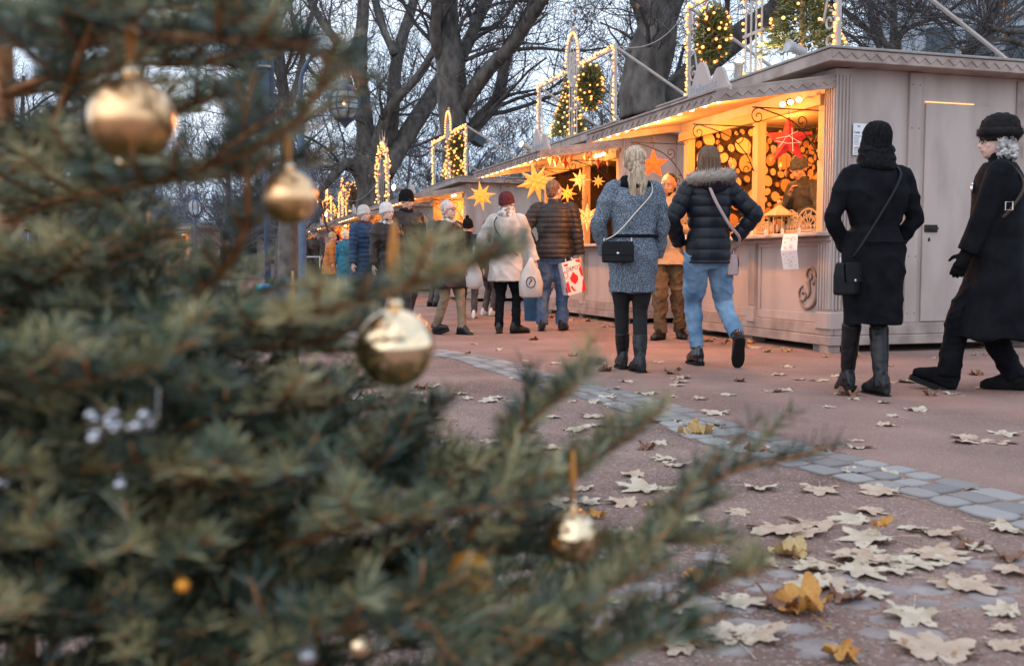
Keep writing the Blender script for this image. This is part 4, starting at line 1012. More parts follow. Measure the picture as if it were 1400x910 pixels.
def quilt(fig,amp,pitch,zoff=0):
    segs=[(fig['sh'][i],fig['el'][i],fig['wr'][i]) for i in (0,1)]
    def f(c):
        c=Vector(c); best=None
        for a,e,w in segs:
            for p,q,o in ((a,e,0),(e,w,(e-a).length)):
                d=q-p; t=max(0,min(1,(c-p).dot(d)/d.length_squared)); r=(c-p-d*t).length
                if r<.078 and t>.1 or (r<.07): best=(o+t*d.length) if best is None else best
        u=c.z+zoff if best is None else best
        s=abs(math.sin(math.pi*u/pitch)); return amp*(s**.45-.75)+.004*noise.noise(c*14)
    return f
def wrinkle(amp=.006,fq=9):
    def f(c):
        c=Vector(c); q=1-abs(noise.noise(Vector((c.x*fq*.7+c.z*3,c.y*fq*.7,c.z*fq*.75+5))))*2.2
        return amp*1.3*max(0,q)**2-amp*.6+ amp*noise.noise(Vector((c.x*fq,c.y*fq,c.z*fq*.45)))+amp*.5*noise.noise(c*fq*2.6)
    return f
def folds(amp=.012,fq=7,zt=.9):
    def f(c):
        a=math.atan2(c[1],c[0]); k=max(0,min(1,(zt-c[2])/.5)); return amp*k*math.sin(a*7+3*noise.noise(Vector((c[0]*3,c[1]*3,c[2]))))+.004*noise.noise(Vector(c)*11)
    return f
def figure(label,loc,head_deg,H=1.72,cat='person',feet=None,hands=None,epole=None,lean=0,hyaw=0,hpitch=0,female=False,vox=.009,skin='skin',kp=None,face=True,gloves=False,handcurl=.5,group=None,hip=.93,sway=0,wide=1):
    s=H/1.75; root=thing('person',label,cat,loc,R(head_deg),group)
    feet=feet or [(-.10,-.02,.085,0,0),(.10,.02,.085,0,0)]      # x,y,z ankle, pitch, yaw
    hands=hands or [(-.27,.06,.84),(.27,.06,.84)]; epole=epole or [(-.6,-1,0),(.6,-1,0)]; kp=kp or [(-.05,1,0),(.05,1,0)]
    ln=math.tan(R(lean)); Y=lambda z: (z-hip)*ln if z>hip else 0
    shw=.165 if female else .19; shw*=wide
    f=dict(root=root,s=s,vox=vox,ln=ln,Y=Y,female=female,hip=hip,shw=shw,wide=wide)
    hipj=[V(-.09,0,hip-.02),V(.09,0,hip-.02)]; f['hipj']=hipj; f['ank']=[];f['kn']=[];f['feet']=feet
    for i in (0,1):
        k,a=ik(hipj[i],feet[i][:3],.425,.415,kp[i]); f['kn'].append(k); f['ank'].append(a)
    sh=[V(-shw,Y(1.43)-.005,1.425),V(shw,Y(1.43)-.005,1.425)]; f['sh']=sh; f['el']=[];f['wr']=[]
    for i in (0,1):
        e,w=ik(sh[i],hands[i],.29,.255,epole[i]); f['el'].append(e); f['wr'].append(w)
    m=MB(); w=.9 if female else 1; w*=wide
    m.stack([(0,Y(z),z,rx*w,ry) for z,rx,ry in ((hip-.13,.07,.06),(hip-.08,.14,.10),(hip+.02,.155,.115),(1.1,.135,.10),(1.22,.145,.10),(1.34,.15,.095),(1.42,.125,.072),(1.47,.075,.052),(1.49,.06,.05))],20)
    nb=V(0,Y(1.47)-.005,1.46); hc=V(0,Y(1.62)+.015,1.635); f['hc']=hc
    m.tube([nb,nb.lerp(hc,.5),hc],[.056,.052,.05],12,2)
    for i,sg in ((0,-1),(1,1)):
        m.tube([V(sg*.05,Y(1.42),1.42),sh[i],sh[i].lerp(f['el'][i],.5),f['el'][i],f['el'][i].lerp(f['wr'][i],.35),f['wr'][i]],[.05,.043,.040,.036,.034,.026],12,3)
        m.tube([hipj[i],hipj[i].lerp(f['kn'][i],.5),f['kn'][i],f['kn'][i].lerp(f['ank'][i],.3),f['ank'][i]],[.085,.074,.054,.052,.036],12,3)
        yaw=R(feet[i][4]); m.tube([f['ank'][i],f['ank'][i]+Matrix.Rotation(yaw,3,'Z')@(Matrix.Rotation(R(feet[i][3]),3,'X')@V(0,.12,-.05))],[.034,.022],8)
        dd=(f['wr'][i]-f['el'][i]).normalized(); hand(m,f['wr'][i],dd,sg,handcurl,1 if not female else .92)
    Mh=Matrix.Translation(hc)@Matrix.Rotation(R(hyaw),4,'Z')@Matrix.Rotation(R(hpitch),4,'X'); f['Mh']=Mh
    B=lambda c,r,n=14,k=10: m.blob(c,r,n,k,T=Mh)
    B((0,-.012,.025),(.077,.095,.093),18,14); B((0,.03,-.045),(.058,.060,.068)); B((0,.062,-.085),(.026,.024,.024)); B((0,.055,.03),(.058,.035,.05))
    for sg in (-1,1):
        B((sg*.036,.062,-.025),(.022,.018,.022)); B((sg*.030,.079,.020),(.022,.010,.008)); B((sg*.078,-.005,-.005),(.009,.02,.032)); B((sg*.011,.094,-.034),(.009,.009,.008))
    T0=m.T; m.T=Mh; m.tube([(0,.082,.015),(0,.098,-.010),(0,.112,-.030),(0,.094,-.040)],[.009,.011,.013,.009],8,2); m.tube([(-.022,.083,-.058),(0,.094,-.057),(.022,.083,-.058)],[.005,.009,.005],8,2); m.tube([(-.018,.082,-.067),(0,.091,-.069),(.018,.082,-.067)],[.005,.008,.005],8,2); m.T=T0
    bv=min(vox,.0075)
    body=fuse(m,bv,'body',skin,root,1,factor=.4,T=Matrix.Scale(s,4)); f['body']=body
    if face:
        Ms=Matrix.Scale(s,4)@Mh
        for sg in (-1,1):
            e=MB(); e.T=Ms; e.mi=0; e.blob((sg*.031,.0795,.004),(.0125,.009,.0065),10,8); e.mi=1; e.blob((sg*.031,.086,.004),(.006,.0035,.006),8,6); e.build('eye',['eye','iris'],root,True)
            e=MB(); e.T=Ms; e.tube([(sg*.013,.092,.022),(sg*.032,.091,.029),(sg*.05,.078,.024)],[.0035,.0045,.002],6,2,flat=.7); e.build('eyebrow',f.get('brow','brown_hair'),root,True)
        e=MB(); e.T=Ms; e.tube([(-.024,.083,-.062),(-.008,.096,-.060),(.008,.096,-.060),(.024,.083,-.062)],[.002,.0045,.0045,.002],6,2); e.build('lips','lip',root,True)
    return f
def garment(f,m,name,mat_,disp=None,vox=None,smooth=2):
    return fuse(m,vox or f['vox'],name,mat_,f['root'],smooth,disp,T=Matrix.Scale(f['s'],4))
def coat(f,mat_,hem=.55,pad=.03,flare=.05,waist=.02,sl=.055,disp=None,collar=True,name='coat',hemyl=0,collar_h=.05,open_=None,hipw=0,slcuff=None,shy=0):
    Y=f['Y']; w=(.92 if f['female'] else 1)*f['wide']; hip=f['hip']; m=MB(); rs=[]
    prof=[(1.50,.065,.055),(1.47,.11,.075),(1.42,.165,.10),(1.34,.178,.118),(1.22,.163,.118),(1.10,.155-waist,.115-waist*.5),(1.0,.165,.125),(hip-.02,.172+hipw,.132)]
    for z,rx,ry in prof:
        if z>=hem: rs.append((0,Y(z)+shy,z,(rx+pad*.7)*w,ry+pad*.8))
    z=hip-.12
    base=(.172+hipw+pad*.7)*w; by=.132+pad*.8
    if hem<z:
        n=4
        for k in range(1,n+1):
            t=k/n; zz=hip-.02+(hem-(hip-.02))*t; rs.append((0,hemyl*t,zz,base+flare*t,by+flare*t*.9))
    else: rs.append((0,0,hem,base,by))
    m.stack(rs[::-1],28,2.15)
    r=sl
    for i,sg in ((0,-1),(1,1)):
        sh,el,wr=f['sh'][i],f['el'][i],f['wr'][i]
        m.tube([V(sg*.03,Y(1.44),1.45),V(sg*.10,Y(1.45),1.447),sh+V(-sg*.012,0,.006),sh.lerp(el,.3),sh.lerp(el,.7),el,el.lerp(wr,.4),wr.lerp(el,.02)],[.05,.055,r*1.13,r*1.13,r*1.03,r,r*.93,slcuff or r*.8],14,3)
    if collar:
        hc=f['hc']; c=V(0,Y(1.5)-.005,1.49); m.stack([(0,c.y-.002,1.45,.085,.075),(0,c.y,1.5,.078,.07),(0,c.y+.004,1.5+collar_h,.078,.072)],20)
    return garment(f,m,name,mat_,disp or wrinkle())
def trousers(f,mat_,r=(.10,.088,.068,.062,.055),name='trousers',hemz=.0,disp=None,top=None):
    m=MB(); hip=f['hip']; w=.93 if f['female'] else 1; w*=f['wide']
    m.stack([(0,0,z,rx*w,ry) for z,rx,ry in ((hip-.15,.11,.09),(hip-.08,.165,.115),(hip,.168,.128),(hip+.08,.155,.118),(hip+.14,.15,.11))],22)
    for i in (0,1):
        h,k,a=f['hipj'][i],f['kn'][i],f['ank'][i]; e=a.lerp(k,hemz)
        m.tube([h,h.lerp(k,.3),h.lerp(k,.7),k,k.lerp(a,.35),e],[r[0],r[0]*.97,r[1],r[2],r[3],r[4]],14,4)
    return garment(f,m,name,mat_,disp or wrinkle(.007,11))
def shoes(f,mat_,**k):
    for i in (0,1):
        ft=f['feet'][i]; shoe(f,k.get('name','boot'),f['ank'][i],R(ft[4]),R(ft[3]),f['s'],mat_,k.get('sole',.022),k.get('shaft',0),k.get('shaftr',.055),k.get('size',1),k.get('laces',False),f['kn'][i])
def headmesh(f,build,name,mat_,vox=.006,disp=None,smooth=2):
    m=MB(); m.T=f['Mh']; build(m); return fuse(m,vox,name,mat_,f['root'],smooth,disp,T=Matrix.Scale(f['s'],4))
def beanie(f,mat_,h=.11,low=.0,bobble=False,slouch=0):
    def b(m):
        m.T=m.T@Matrix.Translation((0,0,.012))@Matrix.Rotation(R(13),4,'X')
        m.rings([[(math.cos(a)*rx,-.012+slouch*k+math.sin(a)*ry,z) for a in [2*math.pi*j/20 for j in range(20)]] for k,(z,rx,ry) in enumerate(((low+.01,.086,.104),(low+.05,.090,.108),(.065,.088,.104),(.10,.074,.088),(.095+h*.28,.055,.064),(.10+h*.36,.02,.022)))])
        if bobble: m.blob((0,-.01,.16),.035,10,8)
        m.rings([[(math.cos(a)*rx,-.012+math.sin(a)*ry,z) for a in [2*math.pi*j/20 for j in range(20)]] for z,rx,ry in ((low-.0,.089,.107),(low+.008,.094,.112),(low+.035,.094,.112),(low+.042,.09,.108))])
    return headmesh(f,b,'hat',mat_,disp=lambda c:.003*math.sin(math.atan2(c[1],c[0])*24))
def shorthair(f,mat_,vol=.012,full=True):
    def b(m):
        m.blob((0,-.036,.040),(.080+vol*.4,.086+vol*.5,.086+vol),18,12)
        m.blob((0,-.055,-.02),(.070,.055,.065),14,10)
    return headmesh(f,b,'hair',mat_,disp=lambda c:.006*noise.noise(Vector(c)*45))
def fur(f,pts,rad,name,mat_,n=1400,L=.03,seed=1,T=None,parent=None):
    rnd=random.Random(seed); m=MB(); core=MB(); core.tube(pts,rad*.75,12,3)
    P=[Vector(p) for p in pts]; tot=len(P)-1; sc=f['s']
    for _ in range(n):
        t=rnd.random()*tot; i=min(int(t),tot-1); c=P[i].lerp(P[i+1],t-i); d=V(rnd.gauss(0,1),rnd.gauss(0,1),rnd.gauss(0,1)).normalized(); q=c+d*rad*.6
        e=q+(d+V(rnd.uniform(-.5,.5),rnd.uniform(-.5,.5),rnd.uniform(-.6,.3))).normalized()*L*rnd.uniform(.6,1.3); s_=d.orthogonal().normalized()*.0035; t_=d.cross(s_)
        m.av=rnd.random(); m.add([q+s_,q-s_*.5+t_,q-s_*.5-t_,e],[(0,1,3),(1,2,3),(2,0,3)])
    for v in core.v: pass
    b=len(m.v); m.v+=core.v; m.f+=[tuple(i+b for i in x) for x in core.f]; m.m+=core.m; m.a+=[.3]*len(core.f)
    m.v=[tuple(Vector(v)*sc) for v in m.v]
    return m.build(name,mat_,parent or f['root'],True)
def strands(f,roots,name,mat_,r=.008,n=1):
    m=MB()
    for pts,w in roots: m.tube(pts,[w*.7]+[w]*(len(pts)-2)+[w*.25],7,3)
    m.v=[tuple(Vector(v)*f['s']) for v in m.v]
    return m.build(name,mat_,f['root'],True)
def scarf(f,mat_,r=.036,h=.045,rad=.075,name='scarf',z=1.475,tails=None):
    m=MB(); Y=f['Y'](1.5)
    for k in range(3):
        zz=z+h*(k/2)-.01; rr=rad*(1.08-.1*k); m.tube([(rr*math.cos(a),Y+rr*math.sin(a)*.95,zz+.012*math.sin(a*2+k)) for a in np.linspace(0,2*math.pi,15)],r*.85,10)
    for t in tails or []: m.tube(t,[.03,.035,.035,.03],10,3,flat=.5)
    return garment(f,m,name,mat_,lambda c:.006*noise.noise(Vector(c)*Vector((20,20,45)) if False else Vector((c[0]*18,c[1]*18,c[2]*50))))
def bag_strap(f,pts,r,mat_,parent):
    m=MB(); m.tube(pts,r,6,4,flat=.5); return m.build('strap',mat_,parent,True)
def wpt(f,p): # local point of the figure (unscaled) to world
    return f['root'].matrix_basis@(Vector(p)*f['s'])
VF=.0075
# ---- 1 woman in the tweed coat
p1=gp(864,508); f=figure('blonde woman with ponytail in a belted blue grey tweed coat',p1,8,1.70,feet=[(-.025,.20,.085,0,-4),(.045,-.07,.085,0,4)],
  hands=[(-.20,.10,.93),(.22,.10,.90)],epole=[(-1,-.5,0),(1,-.4,0)],female=True,vox=VF,hyaw=8,wide=1.06)
coat(f,'tweed',hem=.63,pad=.035,flare=-.028,waist=.005,sl=.068,collar_h=.03,hipw=.012,disp=wrinkle(.009,7))
trousers(f,'dark_tights',r=(.095,.082,.061,.058,.052),name='tights',hemz=.38,disp=wrinkle(.002)); shoes(f,'boot_leather',sole=.04,shaft=.21,shaftr=.062)
m=MB(); Yb=f['Y'](1.09); m.stack([(0,Yb,1.055,.203*.98,.153),(0,Yb,1.08,.2*.98,.151)],28,2.15); garment(f,m,'belt','black_wool',vox=.006)
m=MB(); m.tube([(.07*math.cos(a),-.01+.07*math.sin(a),1.50+.012*math.sin(a)) for a in np.linspace(0,2*math.pi,17)],.04,10); m.tube([(-.11,-.05,1.47),(0,-.1,1.45),(.11,-.05,1.47)],[.03,.04,.03],10,3); garment(f,m,'scarf','black_wool')
shorthair(f,'blonde_hair',.012); rnd=random.Random(2); rt=[]; hc=f['hc']
for k in range(150):
    a=rnd.uniform(-1,1); b=rnd.uniform(-1,1); x0=a*.018; w=rnd.uniform(.003,.0065)
    rt.append(([hc+V(a*.05,-.06+abs(a)*.02,.03+b*.04),hc+V(x0,-.105,.01+b*.015),hc+V(x0*1.8+.01*b,-.135-abs(b)*.01,-.06),hc+V(a*.062+.016*math.sin(k),-.14,-.13),hc+V(a*.055-.014*math.sin(k*2),-.135+b*.012,-.21-.03*b),hc+V(a*.030+.01*math.sin(k),-.135,-.285-.05*abs(b))],w))
strands(f,rt,'ponytail','blonde_hair')
rt=[]
for k in range(170):
    a=rnd.uniform(-1.5,1.5); z=rnd.uniform(-.02,.10); q=V(.088*math.sin(a),-.012-.10*math.cos(a)*.95,z)
    q=V(q.x*math.sqrt(max(.1,1-((z-.03)/.1)**2)),q.y*math.sqrt(max(.1,1-((z-.03)/.1)**2)),z); rt.append(([hc+q,hc+q.lerp(V(0,-.105,.01),.5)+V(0,-.008,.01),hc+V(0,-.11,.01)],.0035))
strands(f,rt,'hair_strands','blonde_hair')
# bag of woman 1
def shoulder_bag(f,label,at_,w,h,d,mat_,strap,smat,sr=.006,rz=0,metal='steel'):
    o=thing('shoulder_bag',label,'handbag',wpt(f,at_),f['root'].rotation_euler.z+R(rz)); S=f['s']
    m=MB(); m.rings([[(x*w/2*k,y*d/2*k2,z*h) for x,y in ((-1,-1),(0,-1.25),(1,-1),(1,1),(0,1.25),(-1,1))] for z,k,k2 in ((-1,.85,.8),(-.95,.98,1),(-.4,1.0,1.0),(-.06,.95,.75),(0,.9,.5))]); b=m.build('bag_body',mat_,o)
    bv=b.modifiers.new('b','BEVEL'); bv.width=.006; bv.segments=2
    m=MB(); m.rings([[(x*w/2*k,yy,z*h) for x,yy in ((-1,-d*.70),(1,-d*.70),(1,-d*.62),(-1,-d*.62))] for z,k in ((.01,.93),(-.3,1.0),(-.6,.9))]); m.build('flap',mat_,o)
    m=MB(); m.blob((0,-d*.73,-.55*h),(.012,.006,.010),8,6); m.tube([(-w*.42,0,-.02),(-w*.42,0,.03)],.006,6); m.tube([(w*.42,0,-.02),(w*.42,0,.03)],.006,6); m.build('clasp',metal,o)
    inv=o.matrix_basis.inverted(); m=MB(); m.tube([inv@wpt(f,p) for p in strap],sr,6,4); m.build('strap',smat,o,True); return o
shoulder_bag(f,'small dark blue handbag on a thin chain at the hip of the woman in tweed',(-.17,-.19,1.02),.24,.155,.07,'bagleather',[(-.27,-.16,1.03),(-.17,-.19,1.09),(-.02,-.17,1.25),(.10,-.14,1.38),(.125,-.08,1.46),(.12,0,1.49)],'chain',.005,-12)
# ---- 2 woman in navy puffer
p2=gp(966,500); f=figure('woman in navy puffer jacket with fur hood and light jeans, one foot lifted',p2,10,1.76,
  feet=[(-.06,.05,.10,0,0),(.17,-.22,.235,-62,-14)],hands=[(-.20,.12,.98),(.24,.03,1.02)],epole=[(-1,-.5,-.2),(1,-.6,0)],female=True,vox=VF,kp=[(0,1,0),(.15,1,0)],hyaw=-14,wide=1.0)
coat(f,'navy_nylon',hem=.83,pad=.038,waist=.008,sl=.070,disp=quilt(f,.011,.085),name='jacket',hipw=-.005,collar_h=.02,slcuff=.055)
trousers(f,'denim',r=(.108,.094,.074,.068,.057),hemz=.10); shoes(f,'patent_leather',sole=.036,shaft=.12,shaftr=.052,laces=True)
m=MB(); Y=f['Y']; m.blob((0,-.11,1.47),(.12,.085,.10),16,10); m.tube([(-.12,.02,1.50),(-.13,-.06,1.50),(0,-.15,1.47),(.13,-.06,1.5),(.12,.02,1.5)],[.04,.05,.06,.05,.04],12,3); garment(f,m,'hood','navy_nylon',lambda c:.008*noise.noise(Vector(c)*12))
fur(f,[(-.09,.07,1.45),(-.155,0,1.475),(-.15,-.09,1.495),(-.07,-.155,1.50),(.03,-.17,1.505),(.12,-.12,1.52),(.155,-.03,1.50),(.10,.07,1.46)],.062,'fur_trim','fur_trim',4200,.04,4)
hc=f['hc']
def b(m):
    m.blob((0,-.02,.035),(.086,.10,.097),18,12); m.rings([[(math.cos(a)*rx,-.035+math.sin(a)*ry,z) for a in [2*math.pi*j/18 for j in range(18)]] for z,rx,ry in ((-.19,.095,.065),(-.14,.102,.080),(-.05,.094,.085),(.03,.088,.087))])
headmesh(f,b,'hair','brown_hair',disp=lambda c:.004*math.sin(math.atan2(c[1]+.02,c[0])*30+c[2]*20))
shoulder_bag(f,'pale pink bag at the right hip of the woman in the puffer jacket',(.20,-.02,.90),.16,.17,.08,'strap_pink',[(.21,-.03,.93),(.20,-.16,1.02),(.10,-.205,1.12),(-.0,-.195,1.28),(-.05,-.17,1.40),(-.06,-.1,1.50)],'strap_pink',.013,70)
# ---- 3 woman in black coat
p3=gp(1190,540); f=figure('woman in fitted black coat, dark knit cap and tall leather boots',p3,6,1.68,
  feet=[(-.06,.22,.10,-18,-4),(.05,-.04,.09,0,6)],hands=[(-.14,.09,.95),(.15,.09,.95)],epole=[(-1,-.25,-.1),(1,-.25,-.1)],female=True,vox=VF,wide=1.14)
coat(f,'black_wool',hem=.47,pad=.034,flare=-.018,waist=.03,sl=.060,disp=wrinkle(.008,7),hipw=.0)
trousers(f,'dark_tights',r=(.095,.080,.058,.054,.054),name='tights',hemz=.80,disp=wrinkle(.002)); shoes(f,'boot_leather',sole=.03,shaft=.37,shaftr=.064)
beanie(f,'black_knit',.10,-.045); scarf(f,'black_knit',.05,.09,.085,z=1.50)
shoulder_bag(f,'black handbag at the left elbow of the woman in the fitted coat',(-.235,-.13,.87),.20,.20,.075,'bagleather',[(-.20,-.14,.90),(-.17,-.17,.97),(-.06,-.175,1.15),(.05,-.165,1.33),(.11,-.11,1.44),(.10,-.02,1.50)],'bagleather',.010,34)
m=MB(); Yb=0; m.tube([(-.14,-.158,1.0),(0,-.168,1.0),(.14,-.158,1.0)],.006,6,3); m.v=[tuple(Vector(v)*f['s']) for v in m.v]; m.build('waist_seam','black_wool',f['root'])
# ---- 4 old lady
p4=gp(1356,534); f=figure('elderly woman with curly white hair, black fur hat and long black coat',p4,66,1.72,
  feet=[(-.07,.27,.10,20,4),(.07,-.14,.085,0,0)],hands=[(-.20,.24,.74),(.24,-.02,.84)],epole=[(-.5,-1,0),(.8,-1,0)],female=True,vox=VF,skin='skinp',hyaw=12,hpitch=2,hip=.90,wide=1.1)
coat(f,'black_wool',hem=.36,pad=.055,flare=.085,waist=-.03,sl=.078,disp=folds(.016,7,.95),hipw=.03,collar_h=.06,slcuff=.07)
trousers(f,'black_wool',r=(.10,.09,.08,.078,.075)); shoes(f,'suede',sole=.028,shaft=.26,shaftr=.068,size=1.08)
m=MB(); w0=f['wr'][0]; dd=(w0-f['el'][0]).normalized()
hand(m,w0,dd,-1,.35,1.22); m.tube([w0-dd*.04,w0+dd*.04,w0+dd*.10],[.042,.044,.038],12,2,flat=.75); garment(f,m,'glove','suede',vox=.006)
def b(m):
    m.rings([[(math.cos(a)*rx,-.012+math.sin(a)*ry,z) for a in [2*math.pi*j/20 for j in range(20)]] for z,rx,ry in ((.0,.089,.106),(.012,.100,.116),(.05,.108,.124),(.095,.110,.125),(.135,.100,.113),(.165,.078,.09),(.185,.035,.045))])
headmesh(f,b,'fur_hat','black_fur',disp=lambda c:.006*noise.noise(Vector(c)*28)+.004*noise.noise(Vector(c)*110))
hc=f['hc']; fur(f,[tuple(f['Mh']@V(.090*math.cos(a),-.012+.104*math.sin(a),.06)) for a in np.linspace(0,2*math.pi,17)],.045,'hat_fur','black_fur',2600,.022,12)
rnd=random.Random(8)
def b(m):
    m.blob((0,-.035,-.01),(.084,.075,.075),16,10)
    for k in range(170):
        a=rnd.uniform(-math.pi-.35,.35); z=rnd.uniform(-.10,.035); w=1+.12*(z<-.03); m.blob((math.cos(a)*.09*w,-.01+math.sin(a)*.095*w,z),rnd.uniform(.009,.016),7,5)
headmesh(f,b,'hair','grey_hair',vox=.0045,disp=lambda c:.003*noise.noise(Vector(c)*80),smooth=1)
m=MB(); m.T=Matrix.Scale(f['s'],4)@f['Mh']
for k in range(230):
    a=rnd.uniform(-math.pi-.35,.35); z=rnd.uniform(-.11,.03); q=V(math.cos(a)*.10,-.01+math.sin(a)*.105,z); o_=V(math.cos(a),math.sin(a),0); t_=V(-math.sin(a),math.cos(a),0); r_=rnd.uniform(.007,.014); p0=rnd.uniform(0,6)
    m.tube([q+o_*r_*.6*math.cos(p0+j)+t_*r_*math.sin(p0+j)+V(0,0,r_*.5*math.cos(p0+j*1.4)-j*.002) for j in range(7)],.0016,4,2)
m.build('curls','grey_hair',f['root'],True)
def glasses(f,mat_='strap_brown'):
    m=MB(); m.T=Matrix.Scale(f['s'],4)@f['Mh']
    for sg in (-1,1): m.tube([(sg*.032+.024*math.cos(a),.101-.004*abs(math.cos(a)),.002+.019*math.sin(a)) for a in np.linspace(0,2*math.pi,15)],.0022,5); m.tube([(sg*.056,.097,.008),(sg*.076,.06,.01),(sg*.082,0,.006)],.0022,5)
    m.tube([(-.01,.103,.004),(.01,.103,.004)],.0022,5); m.build('glasses',mat_,f['root'])
glasses(f)
m=MB(); m.blob((-.085,.158,1.33),(.02,.012,.028),8,6); m.blob((-.08,.155,1.36),(.013,.012,.013),8,6); m.v=[tuple(Vector(v)*f['s']) for v in m.v]; m.build('brooch','steel',f['root'],True)
o=thing('shoulder_strap_bag','black bag with buckled blue grey strap worn by the elderly woman','handbag',wpt(f,(.2,-.02,.95)),f['root'].rotation_euler.z)
inv=o.matrix_basis.inverted(); m=MB(); m.tube([inv@wpt(f,p) for p in ((-.06,.02,1.515),(-.12,-.09,1.45),(-.165,-.14,1.33),(-.235,-.075,1.2),(-.26,-.02,1.13))],.012,6,4,flat=.45); m.build('strap','strap_brown',o,True)
m=MB(); q=inv@wpt(f,(-.255,-.055,1.2)); m.tube([q+V(0,-.02,-.02),q+V(0,.02,-.02),q+V(0,.02,.03),q+V(0,-.02,.03),q+V(0,-.02,-.02)],.004,5); m.build('buckle','chain',o)
m=MB(); m.rings([[(x*.06,y*.13,z) for x,y in ((-1,-1),(1,-1),(1,1),(-1,1))] for z in (-.24,-.2,0)]); m.build('bag_body','bagleather',o)
# ---- 5 man in tan jacket
p5=gp(912,464); f=figure('dark haired man in tan jacket and brown trousers facing us',p5,168,1.80,
  feet=[(-.13,-.12,.085,0,20),(.06,.08,.085,0,-25)],hands=[(-.10,.26,1.16),(.12,.28,1.02)],epole=[(-1,-.6,-.6),(1,-.6,-.4)],vox=.009,skin='skin2',hyaw=-14,hpitch=-8,handcurl=.9)
coat(f,'tan_leather',hem=.80,pad=.025,sl=.062,disp=wrinkle(.007,12),name='jacket'); trousers(f,'brown_canvas',r=(.11,.10,.085,.078,.07),disp=wrinkle(.014,13)); shoes(f,'boot_leather',name='shoe',sole=.025)
shorthair(f,'dark_hair',.004)
def b(m): m.rings([[(math.cos(a)*rx,.028+math.sin(a)*ry,z) for a in np.linspace(.25,math.pi-.25,10)]+[(math.cos(a)*rx*.8,.028+math.sin(a)*ry*.8,z) for a in np.linspace(math.pi-.25,.25,10)] for z,rx,ry in ((-.116,.030,.034),(-.09,.052,.055),(-.07,.06,.064))])
headmesh(f,b,'beard','dark_hair',vox=.005)
o=thing('paper_cone','orange paper napkin held by the man in tan','napkin',wpt(f,(.12,.31,1.0)),f['root'].rotation_euler.z); m=MB(); m.rings([[(r*math.cos(a),r*math.sin(a),z) for a in np.linspace(0,5.6,8)] for z,r in ((-.12,.006),(0,.05),(.07,.07))]); m.build('paper','orange_nylon',o)
# ---- 6 man in dark padded jacket, jeans
p6=gp(757,453); f=figure('broad man in a dark padded jacket and blue jeans at the star stall',p6,-6,1.84,
  feet=[(-.14,.02,.085,0,6),(.09,.12,.085,0,-14)],hands=[(-.26,.14,1.0),(.30,.05,.86)],epole=[(-1,-1,0),(.7,-1,0)],lean=6,vox=.009,hyaw=-38,hpitch=-6,wide=1.06,handcurl=1.1)
coat(f,'dark_brown_nylon',hem=.86,pad=.055,sl=.08,disp=quilt(f,.010,.06),name='jacket'); trousers(f,'dark_denim',r=(.112,.102,.085,.075,.07),disp=wrinkle(.011,12)); shoes(f,'boot_leather',name='shoe',sole=.03)
shorthair(f,'brown_hair',.010)
# bag with print
def shopping_bag(label,loc,rz,w,h,d,tilt=0,handles=True):
    o=thing('shopping_bag',label,'shopping bag',loc,R(rz)); o.rotation_euler=(0,R(tilt),R(rz)); return o
o=shopping_bag('red and white printed carton shopping bag held by the broad man in jeans',at(776,357,12.2),20,.3,.4,.16,-14)
w_,h_,d_=.24,.40,.17
m=MB(); m.add([(-w_/2,-d_/2,-h_),(w_/2,-d_/2,-h_),(w_/2,d_/2,-h_),(-w_/2,d_/2,-h_),(-w_/2,-d_/2,0),(w_/2,-d_/2,0),(w_/2,d_/2*.9,0),(-w_/2,d_/2*.9,0)],[(0,3,2,1),(0,1,5,4),(1,2,6,5),(2,3,7,6),(3,0,4,7),(4,5,6,7)]); m.build('bag_body','paper',o)
text('lettering','DEPOT',.068,'blackink',o,(-.078,-d_/2-.002,-.115),sx=.9); q=text('side_lettering','FROHE WEIHNACHTEN',.026,'ink',o,(-w_/2-.002,.03,-.33),rot=(R(90),R(-90),R(-90)))
m=MB(); y=-d_/2-.003
m.prism([(0.0,-.13),(.012,-.15),(.055,-.20),(.045,-.245),(0,-.29),(-.045,-.245),(-.055,-.20),(-.012,-.15)],'y',y,y+.002); m.prism([(-.12,-.25),(-.085,-.23),(-.08,-.37),(-.12,-.36)],'y',y,y+.002)
m.prism([(.06,-.40),(.12,-.40),(.12,-.24),(.10,-.27),(.085,-.33)],'y',y,y+.002); m.prism([(-.1,-.02),(-.04,-.02),(-.05,-.05),(-.09,-.045)],'y',y,y+.002); m.prism([(.06,-.003),(.12,-.003),(.12,-.04),(.07,-.025)],'y',y,y+.002)
m.tube([(-.10+.028*math.cos(a),y,-.15+.04*math.sin(a)) for a in np.linspace(0,6.28,15)],.004,5); m.tube([(-.06,y,-.30),(-.03,y,-.36),(-.01,y,-.355)],[.012,.01,.004],6)
m.prism([(.085,-.12),(.12,-.08),(.12,-.22),(.095,-.20)],'y',y,y+.002); M['printred']=mat('red_print',(.62,.02,.02),None,.5); m.build('red_print','printred',o)
m=MB(); m.add([(-w_/2-.003,-.08,-.30),(-w_/2-.003,-.05,-.30),(-w_/2-.003,-.04,-.36),(-w_/2-.003,-.08,-.37)],[(0,1,2,3)]); m.build('side_print','printred',o)
m=MB()
for yy in (-.06,.05): m.tube([(-.05,yy,-.02),(-.03,yy*.6,.06),(0.03,yy*.6,.06),(.05,yy,-.02)],.006,6,3)
m.build('handle','paper',o)
